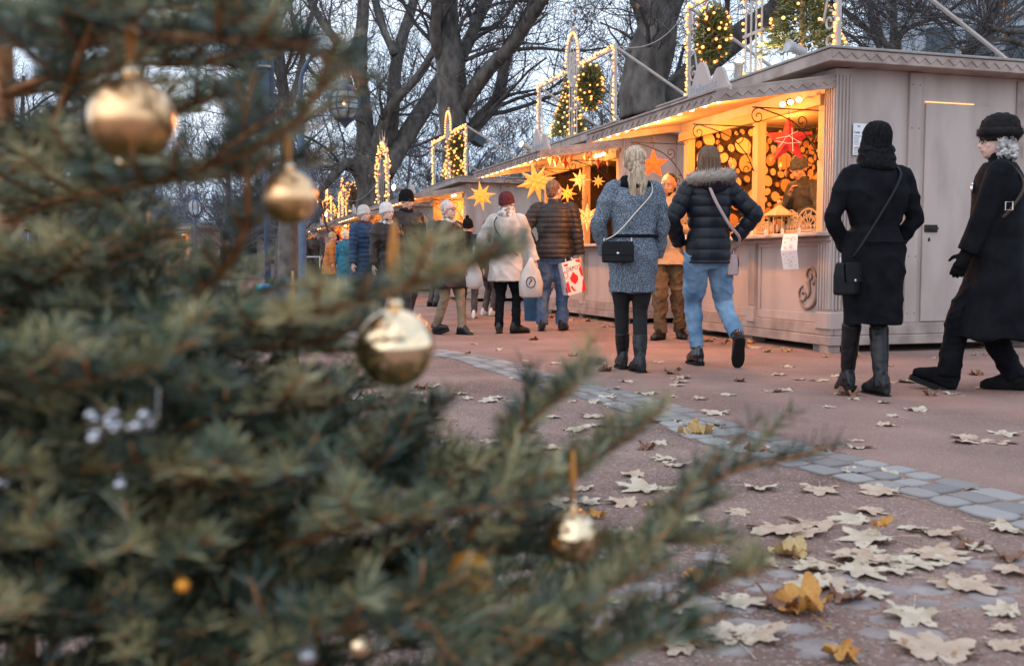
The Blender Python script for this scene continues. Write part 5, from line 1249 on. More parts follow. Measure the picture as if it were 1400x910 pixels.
# ---- 7 woman in cream coat
p7=gp(693,456); f=figure('woman in a cream wool coat, striped scarf and dark red beanie, from behind',p7,-14,1.66,
  feet=[(-.10,-.02,.085,0,10),(.11,.02,.085,0,-50)],hands=[(-.2,.14,1.0),(.36,.03,.90)],epole=[(-1,-.6,0),(.7,-1,0)],female=True,vox=.009,hyaw=-22,wide=1.12,handcurl=1.1)
coat(f,'cream_wool',hem=.66,pad=.045,flare=.02,waist=-.02,sl=.07,disp=wrinkle(.008,7),hipw=.01,slcuff=.062); trousers(f,'black_wool',r=(.10,.09,.065,.06,.056)); shoes(f,'boot_leather',sole=.025,shaft=.16,shaftr=.056)
beanie(f,'maroon_knit',.1,-.02); scarf(f,'grey_scarf',.045,.075,.082,z=1.49)
m=MB(); m.tube([(-.10,-.10,1.46),(-.12,-.165,1.36),(-.02,-.20,1.18),(.10,-.195,1.05),(.18,-.14,.98)],.007,6,4); m.v=[tuple(Vector(v)*f['s']) for v in m.v]; m.build('strap','black_wool',f['root'])
o=thing('shopping_bag','cream cloth bag with a dark ring emblem held by the cream-coated woman','shopping bag',at(726,352,11.75),R(-10))
m=MB(); m.rings([[(x*w,y*d,z) for x,y in ((-1,-.6),(-.5,-1),(.5,-1),(1,-.6),(1,.6),(.5,1),(-.5,1),(-1,.6))] for z,w,d in ((-.47,.10,.05),(-.45,.13,.07),(-.3,.14,.075),(-.16,.10,.06),(-.05,.035,.03),(0,.02,.02))]); b_=m.build('bag_body','cream_wool',o,True)
m=MB(); m.tube([(.01+.055*math.cos(a),-.078,-.29+.065*math.sin(a)) for a in np.linspace(0,2*math.pi,9)],.006,5); m.tube([(-.01,-.082,-.32),(.0,-.082,-.29),(.02,-.082,-.27),(.01,-.082,-.25)],.007,5); m.build('emblem','blackink',o)
# ---- vendor
pv=RW(1.72,.92,0.25); f=figure('vendor in dark jacket with ginger fur collar inside the log stall',pv,112,1.74,hands=[(-.14,.30,1.12),(.05,.24,1.36)],epole=[(-1,-.4,-.8),(1,-.4,-1)],lean=14,vox=.010,hyaw=20,hpitch=-30,handcurl=.9)
coat(f,'olive_nylon',hem=.8,pad=.04,sl=.072,name='jacket'); trousers(f,'grey_trousers'); shoes(f,'boot_leather',name='shoe'); beanie(f,'grey_cap',.1,-.01)
fur(f,[(-.09,.10,1.47),(-.13,.03,1.50),(-.10,-.05,1.52),(0,-.09,1.53),(.10,-.05,1.52),(.13,.03,1.50),(.09,.10,1.47)],.05,'fur_collar','ginger_fur',1500,.035,9)
# ---- background walkers
def quick(label,loc,hd,H,top,bottom,hat=None,hatmat=None,hair='grey_hair',female=True,hem=.7,scarfm=None,feet=None,hands=None,hyaw=0,hpitch=0,quilted=False,vox=.012,boots='boot_leather',glass=False,skin='skinp',lean=0,wide=1.05,face=True,hips=.0,epole=None):
    f=figure(label,loc,hd,H,feet=feet,hands=hands,female=female,vox=vox,hyaw=hyaw,hpitch=hpitch,skin=skin,lean=lean,wide=wide,face=face,epole=epole)
    coat(f,top,hem=hem,pad=.045,sl=.07,disp=quilt(f,.012,.07) if quilted else wrinkle(.009,9),hipw=hips); trousers(f,bottom); shoes(f,boots,name='shoe',sole=.025)
    if hair: shorthair(f,hair,.012)
    if hat=='beanie': beanie(f,hatmat,.11,-.025)
    if hat=='bobble': beanie(f,hatmat,.11,-.03,True)
    if hat=='cap':
        beanie(f,hatmat,.05,.02); headmesh(f,lambda m:m.blob((0,.105,.045),(.06,.05,.01),12,6),'cap_peak',hatmat)
    if scarfm: scarf(f,scarfm,.034,.035,.078)
    if glass: glasses(f)
    return f
wf=[(-.09,.16,.09,-10,0),(.09,-.14,.10,18,0)]
wf2=[(-.09,-.14,.10,18,0),(.09,.16,.09,-10,0)]
def gl(px,Y): p=at(px,362,Y); p.z=0; return p
quick('short grey haired walker with glasses and a pale scarf in a navy coat',gl(613,11.7),-128,1.56,'navy_nylon','beige_trousers',scarfm='grey_scarf',feet=wf,glass=True,hem=.62,wide=1.15,hyaw=4,epole=[(-.6,-1,0),(.6,-1,0)])
f=quick('tall man in a black beanie and dark jacket looking down behind the two women',gl(556,13.2),-140,1.78,'dark_brown_nylon','grey_trousers','beanie','black_knit',None,False,hem=.75,feet=wf2,hyaw=10,hpitch=-14,scarfm='black_knit',hands=[(-.24,.1,.95),(.24,.1,.95)],skin='skin')
quick('woman in a white knit cap and brown coat, middle of the three hatted walkers',gl(529,12.6),-138,1.58,'dark_brown_nylon','grey_trousers','beanie','white_knit','grey_hair',True,hem=.6,feet=wf,scarfm='grey_scarf',hyaw=4)
quick('woman in a pale beanie and quilted navy jacket, leftmost of the three hatted walkers',gl(498,14.2),-132,1.64,'blue_nylon','grey_trousers','beanie','cream_wool','blonde_hair',True,hem=.65,feet=wf2,quilted=True,scarfm='maroon_knit',hyaw=0)
quick('small person in a black bobble hat behind the cream-coated woman',gl(640,15.2),-10,1.50,'black_wool','grey_trousers','bobble','black_knit',None,True,hem=.7,boots='white_sneaker',hyaw=-10,face=False)
quick('dark clothed shopper in white sneakers between the cream coat and the bobble hat',gl(668,16.0),-55,1.52,'olive_nylon','grey_trousers','beanie','grey_cap',None,False,hem=.7,boots='white_sneaker',face=False)
quick('shopper in an orange jacket and dark cap at the third stall',gl(592,19.5),-60,1.66,'orange_nylon','grey_trousers','beanie','grey_cap',None,False,hem=.75,face=False)
fc=quick('man in a grey flat cap and brown jumper pushing a stroller far down the walk',gl(430,26),-172,1.74,'dark_brown_nylon','grey_trousers','cap','grey_cap',None,False,hem=.85,hands=[(-.2,.38,1.02),(.2,.38,1.02)],hpitch=-18,skin='skin',face=True,epole=[(-1,-.5,-.5),(1,-.5,-.5)])
quick('stooped shopper in an orange hooded jacket far down the walk',gl(449,27),-70,1.68,'orange_nylon','brown_canvas','beanie','tan_leather',None,True,hem=.6,face=False,lean=10)
quick('shopper in a dark hooded coat beside the far orange jacket',gl(460,27.5),-20,1.62,'black_wool','grey_trousers','beanie','black_knit',None,True,hem=.6,face=False)
quick('shopper in a teal jacket far down the walk',gl(471,25),-20,1.66,'teal_nylon','teal_nylon','beanie','white_knit',None,True,hem=.55,face=False,lean=8)
quick('distant dark figure on the left of the walk between the fir branches',gl(312,34),160,1.7,'black_wool','grey_trousers',None,None,'dark_hair',False,hem=.7,face=False,vox=.02)
quick('distant shopper in maroon cap at the fifth stall counter',gl(440,33),-60,1.7,'grey_cap','grey_trousers','beanie','maroon_knit',None,False,hem=.7,face=False,vox=.02)
# bag carried near the bobble hat
o=thing('carrier_bag','white plastic carrier bag held left of the cream-coated woman','shopping bag',at(648,362,13.6),R(20))
m=MB(); m.rings([[(x*w,y*d,z) for x,y in ((-1,-.6),(0,-1),(1,-.6),(1,.6),(0,1),(-1,.6))] for z,w,d in ((-.33,.05,.03),(-.28,.12,.06),(-.1,.10,.05),(.05,.03,.02),(.25,.012,.01))]); m.build('bag_body','paper',o,True)
# stroller
o=thing('stroller','dark stroller with silver frame pushed by the man in the flat cap','stroller',gl(423,24.9),R(10))
m=MB()
for sg in (-.25,.25): m.tube([(sg,.45,1.02),(sg,.2,.6),(sg,-.35,.14)],.015,6); m.tube([(sg,-.2,.75),(sg,.3,.14)],.015,6)
m.tube([(-.25,.45,1.02),(.25,.45,1.02)],.018,6); m.build('frame','steel',o)
m=MB(); m.rings([[(sx*.24,y,z) for sx,y,z in ((-1,.25,.35+k),(-1,-.3,.3+k),(1,-.3,.3+k),(1,.25,.35+k))] for k in (0,.22)]); m.blob((0,.12,.75),(.25,.26,.24),14,8); q=m.build('seat','black_wool',o,True)
for sx in (-.25,.25):
    for y in (-.35,.3):
        m=MB(); m.tube([(sx+.12*0, y+.11*math.cos(a), .125+.11*math.sin(a)) for a in np.linspace(0,2*math.pi,17)],.018,6); m.tube([(sx-.02,y,.125),(sx+.02,y,.125)],.03,8); m.build('wheel','rubber',o)
# blue barrels/bins
def bin_(label,loc,r,h,col):
    o=thing('plastic_tub',label,'tub',loc); m=MB(); n=18
    m.rings([[(q*math.cos(2*math.pi*k/n),q*math.sin(2*math.pi*k/n),z) for k in range(n)] for q,z in ((r*.85,0),(r,h*.9),(r*1.06,h*.9),(r*1.06,h),(r*.96,h),(r*.9,h*.5))]); m.build('body',col,o,True)
    m=MB(); m.tube([(r*1.04,-.05,h*.8),(r*1.15,-.03,h*.7),(r*1.15,.03,h*.7),(r*1.04,.05,h*.8)],.01,6); m.build('handle',col,o)
M['bluetub']=mat('blue_plastic',(.03,.16,.38),(.05,.22,.45),.5,6); M['tealtub']=mat('teal_plastic',(.02,.28,.30),(.04,.34,.36),.5,6)
bin_('worn blue tub behind the cream cloth bag',gl(731,14.6)+V(0,0,.004),.17,.42,'bluetub')
bin_('tall blue bin behind the fir branches on the left',gl(378,11),.16,.62,'bluetub'); bin_('teal bin next to the tall blue one behind the fir branches',gl(364,11.4),.12,.6,'tealtub')
# ---------------------------------------------------------------- fallen leaves
def leaf_mesh(k,mname,curl=1.0):
    rnd=random.Random(100+k); n=70; rings=(0,.3,.6,.85,1.0); vs=[];
    lob=[(90,1.0),(40,.93),(140,.93),(-12,.72),(192,.72)]
    def rad(a):
        d=math.degrees(a); r=.50
        for c,l in lob:
            x=abs((d-c+180)%360-180); r=max(r, l*(1-(x/26.)**1.0*.50) if x<26 else 0)
        x=abs((d-270+180)%360-180)
        if x<22: r*=.5+.5*x/22
        return r*(1+.085*(((d/13.)%1)-.5)*2)*rnd.uniform(.97,1.03)
    ph=[rnd.uniform(0,6.28) for _ in range(4)]; cu=rnd.uniform(.5,1.3)*curl; fold=rnd.uniform(-.1,.25)*curl
    R_=[rad(2*math.pi*j/n) for j in range(n)]
    vs.append((0,0,.02))
    for q in rings[1:]:
        for j in range(n):
            a=2*math.pi*j/n; r=R_[j]*q*.5; x,y=r*math.cos(a),r*math.sin(a)
            z=.05*cu*q*q*(1+math.sin(a*2+ph[0]))+.035*cu*q**3*math.sin(a*5+ph[1])+.02*q*q*math.sin(a*11+ph[2])*cu+fold*abs(x)*.5+.012*math.cos(a*5-math.pi/2)*q*0
            vs.append((x,y,max(.004,z)))
    fs=[(0,1+j,1+(j+1)%n) for j in range(n)]
    for i in range(len(rings)-2):
        for j in range(n): a=1+i*n+j; b=1+i*n+(j+1)%n; fs.append((a,a+n,b+n,b))
    m=MB(); m.add(vs,fs); m.tube([(0,-.14,.01),(0.01,-.35,.03),(.03,-.6,.015)],[.009,.007,.009],5,2)
    o=m.build('fallen_leaf',mname,None,True); me=o.data; bpy.data.objects.remove(o); return me
def leafmat(n,a,b,c):
    m=mat(n,a,b,.75,3.2,6,.35,14); nt=m.node_tree; N=nt.nodes; L=nt.links; bs=N['Principled BSDF']; src=bs.inputs['Base Color'].links[0].from_socket
    n2=N.new('ShaderNodeTexNoise'); n2.inputs['Scale'].default_value=11; n2.inputs['Detail'].default_value=3; r=N.new('ShaderNodeValToRGB'); r.color_ramp.elements[0].position=.58; r.color_ramp.elements[1].position=.7
    L.new(N['Texture Coordinate'].outputs['Object'],n2.inputs['Vector']); L.new(n2.outputs[0],r.inputs[0]); mx=N.new('ShaderNodeMix'); mx.data_type='RGBA'
    L.new(r.outputs[0],mx.inputs[0]); L.new(src,mx.inputs[6]); mx.inputs[7].default_value=(*c,1); L.new(mx.outputs[2],bs.inputs['Base Color'])
    m.node_tree.nodes['Principled BSDF'].inputs['Subsurface Weight'].default_value=0; M[n]=m
leafmat('leaf_cream',(.44,.34,.24),(.60,.51,.40),(.33,.22,.13)); leafmat('leaf_pinkish',(.42,.29,.2),(.55,.42,.32),(.3,.16,.09)); leafmat('leaf_yellow',(.45,.27,.08),(.55,.40,.2),(.3,.12,.04)); leafmat('leaf_orange',(.50,.20,.04),(.6,.32,.08),(.22,.07,.03)); leafmat('leaf_brown',(.16,.07,.04),(.28,.14,.08),(.1,.04,.03))
LM={c:[leaf_mesh(i*5+j,'leaf_'+c,.62 if c in('cream','pinkish') else 1.7) for j in range(5 if c=='cream' else 3)] for i,c in enumerate(('cream','pinkish','yellow','orange','brown'))}
WORD={'cream':'pale cream','pinkish':'beige pink','yellow':'yellow','orange':'curled orange','brown':'dark brown'}
rl=random.Random(77)
def put_leaf(p,size,c,zone,label=None,tilt=.12,z=0):
    o=link('fallen_leaf',rl.choice(LM[c])); o.location=(p.x,p.y,z+.002+rl.uniform(0,.004)); s=size*1.22; o.scale=(s*rl.uniform(.8,1.1),s,s*rl.uniform(.7,1.3)); o.rotation_euler=(rl.gauss(0,tilt)*.5,rl.gauss(0,tilt)*.5,rl.uniform(0,6.28))
    sz='large' if size>.15 else ('small' if size<.095 else 'medium')
    tag(o,label or f'{sz} {WORD[c]} plane leaf {zone}','fallen leaf','fallen plane leaves'); return o
A=[(75,38,60),(80,50,40),(387,5,50),(490,45,80),(345,80,70),(388,75,60),(130,102,62),(180,147,105),(785,138,90),(725,155,60),(690,182,65),(755,52,85),(893,88,58),(930,220,80),(1060,210,90),(1015,233,105),(110,210,90,'yellow'),(265,255,125),(60,172,50),(185,185,80),(30,288,70),(25,375,60),(600,250,105),(595,322,80),(490,378,140,'pinkish'),(685,388,130),(300,372,115),(245,445,80),(640,441,110),(600,470,130),(370,500,190),(480,485,170),(650,530,180),(760,495,110),(840,510,130,'pinkish'),(830,570,240,'pinkish'),(1050,497,130),(400,578,150,'yellow'),(590,580,200,'pinkish'),(470,620,130),(600,625,180),(720,625,100),(1060,590,100,'brown'),(1060,625,110),(150,655,120,'orange'),(520,665,160),(240,720,180),(560,715,130,'brown'),(770,762,175),(930,670,180,'pinkish'),(90,690,100),(230,830,220),(560,885,130,'orange'),(840,870,250),(1055,755,110),(1050,800,80),(1040,850,150),(100,470,90),(700,590,140),(780,600,150),(880,590,130),(330,600,90,'pinkish'),(200,600,90),(640,690,120),(980,560,90)]
for t in A:
    p=gp(900+t[0]/2.22,500+t[1]/2.22); w=min(.2,max(.07,t[2]/2.22/F*p.length*1.05)); c=t[3] if len(t)>3 else rl.choice(['cream']*5+['pinkish']*2)
    put_leaf(p,w,c,'on the near gravel' if p.y<3.2 else 'around the sett strip' if p.y<5.5 else 'on the asphalt walk')
put_leaf(gp(900+445/2.22,500+745/2.22),.19,'orange','',label='largest bright orange curled leaf in the foreground gravel',tilt=.5)
put_leaf(gp(900+675/2.22,500+520/2.22),.08,'orange','',label='small upright orange leaf standing on a pale leaf',tilt=1.6,z=.03)
B=[(260,290,130),(310,258,90),(430,248,100),(650,240,170),(760,220,120),(1250,265,150,'yellow'),(1090,380,140),(940,455,140),(990,525,280),(1020,610,90,'yellow'),(1220,675,140),(440,640,120),(530,662,50,'brown'),(770,660,60,'orange'),(850,720,150),(150,350,90),(130,378,70),(640,100,90),(740,108,80),(830,122,110),(990,70,140),(1255,92,95),(1330,160,140),(900,10,80),(1050,200,130),(1200,215,120),(1330,308,120),(840,300,110),(930,250,80,'brown'),(1060,300,90)]
for t in B:
    p=gp(600+t[0]/3.5,520+t[1]/3.5); w=min(.2,max(.07,t[2]/3.5/F*p.length*1.05)); put_leaf(p,w,t[3] if len(t)>3 else rl.choice(['cream']*4+['pinkish']),'between the fir tree and the setts')
for _ in range(62):
    t=rl.uniform(-2,9); w=rl.uniform(-.45,-.02)+rl.gauss(0,.08)
    put_leaf(RW(t,w),rl.uniform(.06,.14),rl.choice(['brown','orange','cream','pinkish','pinkish','yellow']),'blown against the stall base')
for _ in range(48):
    p=gp(rl.uniform(560,1400),rl.uniform(462,560)); put_leaf(p,rl.uniform(.08,.15),rl.choice(['cream','cream','pinkish','brown']),'scattered on the asphalt walk')
for _ in range(42):
    p=gp(rl.uniform(380,900),rl.uniform(480,760)); put_leaf(p,rl.uniform(.09,.17),rl.choice(['cream','cream','pinkish']),'under and behind the fir tree')
for _ in range(32):
    p=gp(rl.uniform(760,1400),rl.uniform(600,905)); put_leaf(p,rl.uniform(.09,.16),rl.choice(['cream','pinkish','pinkish','pinkish','brown']),'on the near gravel')
for _ in range(16):
    p=RW(rl.uniform(-1.8,.2),rl.uniform(.1,2.0)); 
    if (p-P1).dot(dv)<-.05: put_leaf(p,rl.uniform(.08,.14),rl.choice(['cream','pinkish','brown','orange']),'beside the side wall of the nearest stall')
# ---------------------------------------------------------------- firs in front
BALLS=[(180,163,.84,57,'satin'),(396,270,.88,37,'satin'),(540,475,.90,54,'mirror'),(783,733,.92,37,'mirror'),(168,222,.86,9,'mirror')]
BC=[(at(x,y,Y),r/F*Y,Y) for x,y,Y,r,_ in BALLS]
def prune(P):
    """keep needles clear of the hanging balls"""
    keep=np.ones(len(P),bool); C=np.array([0,0,CAMZ])
    for c,r,Y in BC:
        c=np.array(c); d=(c-C); L=np.linalg.norm(d); d=d/L; v=P-C; t=v@d; rad=np.linalg.norm(v-t[:,None]*d,axis=1)
        keep&=~((np.linalg.norm(P-c,axis=1)<r*1.12)|((t<L)&(t>0)&(rad<r*1.0*t/L)))
    return keep
def needles(stems,name,mname,parent,nl=.024,dens=1000,wd=.0021,rng=NR,o0=None):
    V_=[];AT=[]
    for pts,L_,flat in stems:
        P=np.array([tuple(p) for p in pts]); n=max(4,int(L_*dens)); t=rng.random(n)*(len(P)-1); i=t.astype(int).clip(0,len(P)-2); f=(t-i)[:,None]
        b=P[i]*(1-f)+P[i+1]*f; T=P[i+1]-P[i]; T/=np.linalg.norm(T,axis=1)[:,None]+1e-9
        up=np.array([0,0,1.]); S=np.cross(T,up); S/=np.linalg.norm(S,axis=1)[:,None]+1e-9; U=np.cross(S,T)
        ph=rng.uniform(-.45,math.pi+.45,n); rd=np.cos(ph)[:,None]*S+np.sin(ph)[:,None]*U*flat
        d=T*rng.uniform(.35,.95,n)[:,None]+rd+rng.normal(0,.12,(n,3)); d/=np.linalg.norm(d,axis=1)[:,None]
        l=nl*rng.uniform(.65,1.15,n)*np.where(t/(len(P)-1)>.93,.8,1); w=np.cross(d,rd+.3*rng.normal(0,1,(n,3))); w/=np.linalg.norm(w,axis=1)[:,None]+1e-9; w*=wd*.5
        e=b+d*l[:,None]; k=prune(b+d*l[:,None]*.6)&prune(e); b,e,w=b[k],e[k],w[k]
        if len(b)==0: continue
        V_.append(np.stack([b-w*.7,b+w*.7,e+w*.5,e-w*.5],1)); base=rng.uniform(0,.95)
        AT.append((base+rng.normal(0,.2,len(b))).clip(0,1))
    if not V_: return None
    Vv=np.concatenate(V_); a=np.concatenate(AT); n=len(Vv); me=bpy.data.meshes.new(name)
    if o0 is not None: Vv=Vv-np.array(o0)
    me.vertices.add(n*4); me.vertices.foreach_set('co',Vv.reshape(-1)); me.loops.add(n*4); me.loops.foreach_set('vertex_index',np.arange(n*4)); me.polygons.add(n); me.polygons.foreach_set('loop_start',np.arange(0,n*4,4))
    me.update(calc_edges=True); me.validate(); x=me.attributes.new('v','FLOAT','FACE'); x.data.foreach_set('value',a); me.materials.append(M[mname]); return link(name,me,parent)
def branch_geo(pts,rnd,r0,tw=.38,step=.045,sub=True,upk=.12):
    P=[Vector(p) for p in pts]; Q=[]
    for i in range(len(P)-1):
        p0=P[max(i-1,0)];p1=P[i];p2=P[i+1];p3=P[min(i+2,len(P)-1)]
        for k in range(6): t=k/6; Q.append(.5*((2*p1)+(p2-p0)*t+(2*p0-5*p1+4*p2-p3)*t*t+(3*p1-p0-3*p2+p3)*t**3))
    Q.append(P[-1]); D=[0]
    for i in range(1,len(Q)): D.append(D[-1]+(Q[i]-Q[i-1]).length)
    L=D[-1]; at_=lambda s:(lambda i:(Q[i].lerp(Q[i+1],(s-D[i])/max(D[i+1]-D[i],1e-9)),(Q[i+1]-Q[i]).normalized()))(max(0,min(len(Q)-2,next((j for j in range(len(D)) if D[j]>s),len(D)-1)-1)))
    wood=[(Q,[r0*(1-.8*d/L)+.0012 for d in D])]; stems=[(Q,L,.9)]; s=L*.10; sg=1
    while s<L*.97:
        p,T=at_(s); side=T.cross(V(0,0,1)); side=side.normalized() if side.length>1e-3 else V(1,0,0)
        for sg in (-1,1):
            if rnd.random()<.12: continue
            l=min(tw*L,(L-s)*.75+.035)*rnd.uniform(.55,1.1); l=max(.03,min(l,.24)); d=(T*rnd.uniform(.7,1.1)+side*sg+V(0,0,rnd.uniform(-.15,.25)+upk)).normalized()
            e=[p]; 
            for k in range(4): d=(d+T*.10+V(rnd.uniform(-.07,.07),rnd.uniform(-.07,.07),rnd.uniform(-.05,.09))).normalized(); e.append(e[-1]+d*l/4)
            stems.append((e,l,.8)); wood.append((e,[.0022,.002,.0018,.0015,.001]))
            if sub and l>.08:
                for q in range(int(l/.035)):
                    i=rnd.randint(1,3); d2=(d+side.cross(V(0,0,1))*0+T.cross(d)*0+Vector((rnd.uniform(-1,1),rnd.uniform(-1,1),rnd.uniform(-.2,.3)))*.9).normalized(); l2=rnd.uniform(.03,.06)
                    stems.append(([e[i],e[i]+d2*l2*.5,e[i]+d2*l2+V(0,0,.004)],l2,.8)); wood.append(([e[i],e[i]+d2*l2*.5,e[i]+d2*l2],[.0015,.0013,.001]))
        s+=step*rnd.uniform(.75,1.25)
    return wood,stems
def proj(p):
    c,s=math.cos(PITCH),math.sin(PITCH); y=p.y*c-(p.z-CAMZ)*s; u=p.y*s+(p.z-CAMZ)*c
    return (700+F*p.x/max(y,.05),455-F*u/max(y,.05))
TB=at(8,362,1.32); TB.z=0
root=thing('christmas_tree','large foreground fir tree hung with gold balls, filling the left side','christmas tree',TB)
m=MB(); m.tube([(0,0,0),(.005,.0,.6),(0,.01,1.2),(.0,.02,1.9),(0,.02,2.35)],[.022,.017,.013,.009,.003],10,3); m.build('trunk','firwood',root,True)
BX=[(-50,430),(60,420),(110,330),(200,250),(300,320),(380,400),(450,470),(500,540),(560,610),(620,720),(700,840),(800,930),(1000,940)]
def xmax(y):
    if y<=BX[0][0]: return BX[0][1]
    for (a,b),(c,d) in zip(BX,BX[1:]):
        if y<=c: return b+(d-b)*(y-a)/(c-a)
    return BX[-1][1]
rb=random.Random(21); nbr=0
def add_branch(pts,r0=.006,**k):
    global nbr
    w,s=branch_geo(pts,rb,r0,**k); mb=MB()
    for q,r in w: mb.tube([p-TB for p in q],r,5)
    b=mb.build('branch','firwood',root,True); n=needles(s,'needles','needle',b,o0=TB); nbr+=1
P_=lambda *a:[at(*q) for q in a]
EXPL=[ ([(8,300,1.3),(80,272,1.05),(160,258,.95),(240,240,.90),(330,210,.88),(400,170,.86),(440,120,.85),(470,88,.85)],dict(tw=.22,sub=False)),
 ([(8,700,1.3),(250,790,1.05),(420,705,.96),(500,650,.94),(560,592,.93),(600,548,.93)],dict(tw=.3)),
 ([(300,860,1.1),(520,760,1.0),(640,660,.97),(710,590,.97),(770,530,.97),(820,494,.97)],dict(tw=.22)),
 ([(400,880,1.1),(620,790,1.0),(720,700,.98),(800,640,.97),(893,566,.97)],dict(tw=.25)),
 ([(500,980,1.1),(700,860,1.02),(850,770,.98),(930,690,.97),(1000,645,.96),(1112,622,.96)],dict(tw=.2,sub=False)),
 ([(520,990,1.05),(760,900,.98),(900,840,.95),(980,795,.93),(1040,770,.93)],dict(tw=.2)),
 ([(450,820,1.1),(640,760,1.05),(800,745,1.0),(920,735,.98),(1000,740,.98)],dict(tw=.22)),
 ([(500,1000,.95),(700,930,.9),(820,890,.88),(900,870,.88),(960,880,.88)],dict(tw=.3)),
 ([(8,60,1.2),(100,60,1.0),(200,48,.85),(320,55,.78),(430,60,.75)],dict(tw=.2)),
 ([(8,440,1.3),(200,455,1.0),(380,440,.85),(500,410,.78),(600,375,.74),(700,345,.72)],dict(tw=.12,sub=False)),
 ([(8,240,1.3),(60,190,1.0),(100,100,.85),(125,30,.8)],dict(tw=.2,sub=False)),
 ([(8,420,1.3),(150,430,1.1),(300,470,1.0),(420,470,.95),(500,440,.92)],dict(tw=.3)),
 ([(8,560,1.3),(200,580,1.0),(340,560,.85),(450,520,.8)],dict(tw=.35)),
 ([(8,640,1.3),(200,660,.95),(330,660,.8),(420,640,.75)],dict(tw=.35)),
 ([(250,420,1.1),(330,330,.95),(335,200,.9),(325,110,.88)],dict(tw=.12,sub=False)),
 ([(8,180,1.3),(120,180,1.2),(240,150,1.15),(330,120,1.1)],dict(tw=.2,sub=False)),
 ([(60,400,1.2),(140,330,1.1),(170,260,1.05),(190,230,1.0)],dict(tw=.3)),
 ([(300,560,1.2),(440,600,1.1),(560,640,1.05),(650,700,1.0)],dict(tw=.35)),
 ([(480,800,.85),(560,820,.8),(660,850,.78),(760,850,.78)],dict(tw=.3)),
 ([(-60,870,1.25),(100,840,1.0),(240,850,.88),(380,860,.82)],dict(tw=.36)),
 ([(-80,760,1.2),(60,740,.92),(180,745,.8),(290,740,.76)],dict(tw=.36)),
 ([(-60,1000,1.2),(120,940,.95),(260,925,.85),(400,930,.8)],dict(tw=.36)),
 ([(-90,560,1.1),(20,540,.85),(120,520,.75),(220,500,.72)],dict(tw=.36)),
 ([(-90,660,1.1),(30,650,.9),(140,640,.8),(260,625,.76)],dict(tw=.36)),
 ([(560,1000,.9),(700,900,.86),(800,830,.84),(860,790,.83),(905,770,.83)],dict(tw=.3)),
 ([(620,1020,.85),(780,930,.82),(880,880,.8),(950,850,.8)],dict(tw=.3)),
 ([(350,760,1.0),(480,720,.85),(600,700,.8),(720,690,.78)],dict(tw=.3)),
 ([(300,900,.9),(450,860,.8),(560,850,.75),(660,900,.72)],dict(tw=.35)),
 ([(420,640,1.1),(540,650,1.0),(640,640,.98),(740,620,.97)],dict(tw=.3)),
 ([(640,740,1.0),(680,650,1.0),(695,600,1.0),(700,560,1.0)],dict(tw=.15)),
]
for pts,k in EXPL: add_branch(P_(*pts),.005,**k)
z=.16
while z<1.75 and nbr<98:
    nw=6; a0=rb.uniform(0,6.28)
    for j in range(nw):
        a=a0+2*math.pi*j/nw+rb.uniform(-.3,.3); L=(.98-.42*z)*rb.uniform(.8,1.08); d=V(math.cos(a),math.sin(a),0); b=TB+V(0,0,z)
        py=proj(b+d*L*.6)[1]
        if a%6.28>0 and d.y>.55 and rb.random()<.5: continue
        if py<330 and rb.random()<(.68 if py>90 else .45): continue
        for _ in range(30):
            pts=[b,b+d*L*.35+V(0,0,L*.08),b+d*L*.7+V(0,0,L*.06),b+d*L+V(0,0,L*rb.uniform(.05,.13))]
            q=proj(pts[-1]); q2=proj(pts[2])
            if pts[-1].y>.3 and q[0]<xmax(q[1])-35 and q2[0]<xmax(q2[1])-35 and (pts[-1]-V(0,0,CAMZ)).length>.55: break
            L*=.9
        if L<.14 or nbr>=98: continue
        add_branch(pts,.006,tw=.34,sub=L>.3)
    z+=.088
# two firs further back on the left
def back_fir(px,Y,h,label,seed):
    b=at(px,362,Y); b.z=0; r_=thing('christmas_tree',label,'christmas tree',b); rr=random.Random(seed)
    m=MB(); m.tube([(0,0,0),(0,0,h*.5),(0,0,h)],[.03,.02,.004],8); m.build('trunk','firwood',r_,True); z=.2; k=0
    while z<h*.95:
        for j in range(7):
            a=rr.uniform(0,6.28); L=(h-z)*.48*rr.uniform(.8,1.1)+.05; d=V(math.cos(a),math.sin(a),0); p=b+V(0,0,z)
            w,s=branch_geo([p,p+d*L*.4-V(0,0,L*.0),p+d*L*.75+V(0,0,L*.02),p+d*L+V(0,0,L*.12)],rr,.006,tw=.35,step=.07,sub=True); mb=MB()
            for q,r in w[:25]: mb.tube([x-b for x in q],r,4)
            o=mb.build('branch','firwood',r_); needles(s,'needles','needle2',o,nl=.028,dens=330,wd=.0035,o0=b); k+=1
            if k>=70: return r_
        z+=.11
    return r_
f1=back_fir(205,2.9,1.02,'smaller dark fir tree standing behind the big one at the left',31)
f2=back_fir(60,4.4,1.45,'dark fir tree behind at the far left edge',32)
f3=back_fir(400,3.4,.80,'low dark fir tree half hidden behind the lower branches',33)
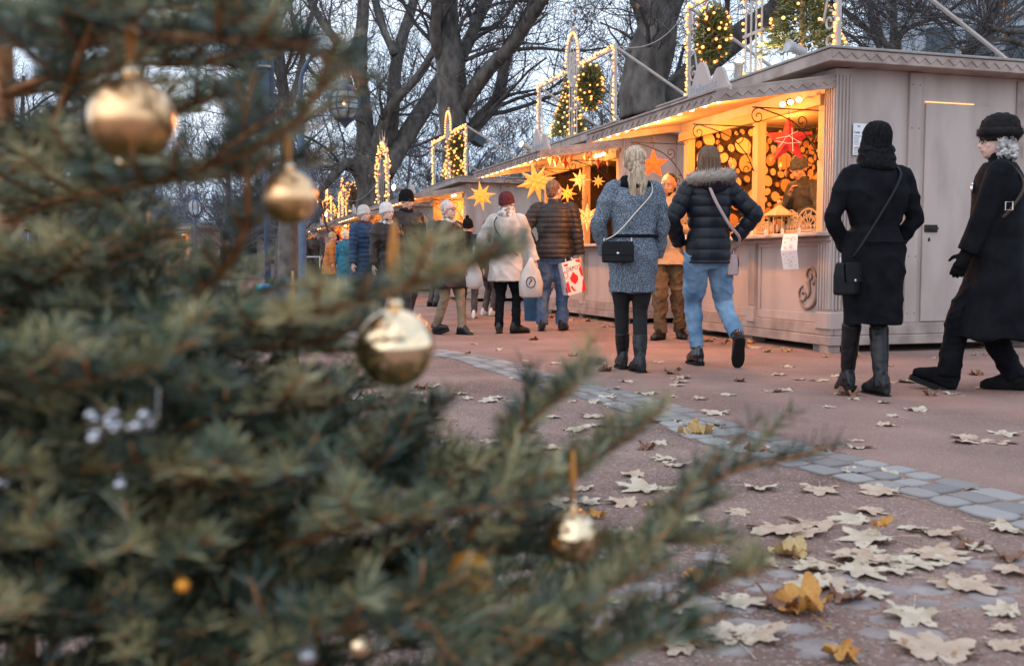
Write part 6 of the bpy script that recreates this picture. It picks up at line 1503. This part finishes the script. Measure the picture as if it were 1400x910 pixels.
# ---------------------------------------------------------------- baubles
M['amber']=mat('amber_satin_ball',(.75,.26,.03),(.85,.42,.05),.45,14,metal=.5)
def bauble(label,px,py,Y,r,m_,rib=.06,cap=True,group=None,cat='christmas ball',hang=None,ribm='ribbon'):
    c=at(px,py,Y); rr=r/F*Y; root=thing('christmas_ball',label,cat,c,random.uniform(0,6),group)
    m=MB(); m.blob((0,0,0),rr,48,32); m.build('ball',m_,root,True)
    if cap:
        m=MB(); n=14; k=rr*.2; m.rings([[(q*math.cos(2*math.pi*j/n),q*math.sin(2*math.pi*j/n),z) for j in range(n)] for q,z in ((k,rr*.955),(k*1.02,rr*1.18),(k*.9,rr*1.2),(k*.2,rr*1.21))]); m.tube([(k*.4*math.cos(a),0,rr*1.26+k*.5*math.sin(a)) for a in np.linspace(0,6.28,13)],.0009,5); m.build('cap','mirror' if m_!='silver' else 'silver',root,True)
    if rib:
        m=MB(); h=rib; m.tube([(0,0,rr*1.27),(.003,0,rr*1.27+h*.5),(0,0,rr*1.27+h)],[.0012,.0028,.0015],6,3); m.tube([(0,0,rr*1.27),(-.003,0.002,rr*1.27+h*.5),(0,0,rr*1.27+h)],[.0012,.0028,.0015],6,3); m.build('ribbon',ribm,root,True)
    return root
bauble('large matte gold ball at the upper left',180,163,.84,57,'satin',.05)
bauble('smaller matte gold ball hanging before the road sign post',396,270,.88,37,'satin',.03)
bauble('large mirror ball on an orange ribbon in the middle of the tree',540,475,.90,54,'mirror',.07)
bauble('small mirror ball with orange ribbon over the gravel, lower right',783,733,.92,37,'mirror',.05)
bauble('tiny mirror ball peeking out under the large matte gold ball',168,222,.86,9,'mirror',0)
bauble('amber orange ball half hidden by needles, lower middle',642,785,.9,33,'amber',0,False)
bauble('small glowing orange ball low in the left branches',250,800,.72,10,'amber',0,False)
bauble('mirror ball at the bottom edge between branches',492,882,.75,16,'mirror',0,False)
bauble('silver ball at the bottom edge left of the mirror ball',420,895,.75,16,'silver',0,False)
bauble('faint silver ball at the left edge',6,660,.8,13,'silver',0,False)
bauble('tiny silver ball below the silver bead cluster',165,662,.75,11,'silver',0)
c=at(162,585,.72); o=thing('bead_cluster','cluster of shiny silver beads on a wire in the left branches','bead ornament',c); rr=random.Random(4)
for k in range(15):
    m=MB(); m.blob((rr.uniform(-.022,.022),rr.uniform(-.012,.012),rr.uniform(-.011,.012)),rr.uniform(.003,.0052),20,14); m.build('bead','silver',o,True)
m=MB(); m.tube([(-.025,0,0),(0,0,.004),(.025,0,.0),(.03,0,.03)],.0008,5,3); m.build('wire','steel',o)
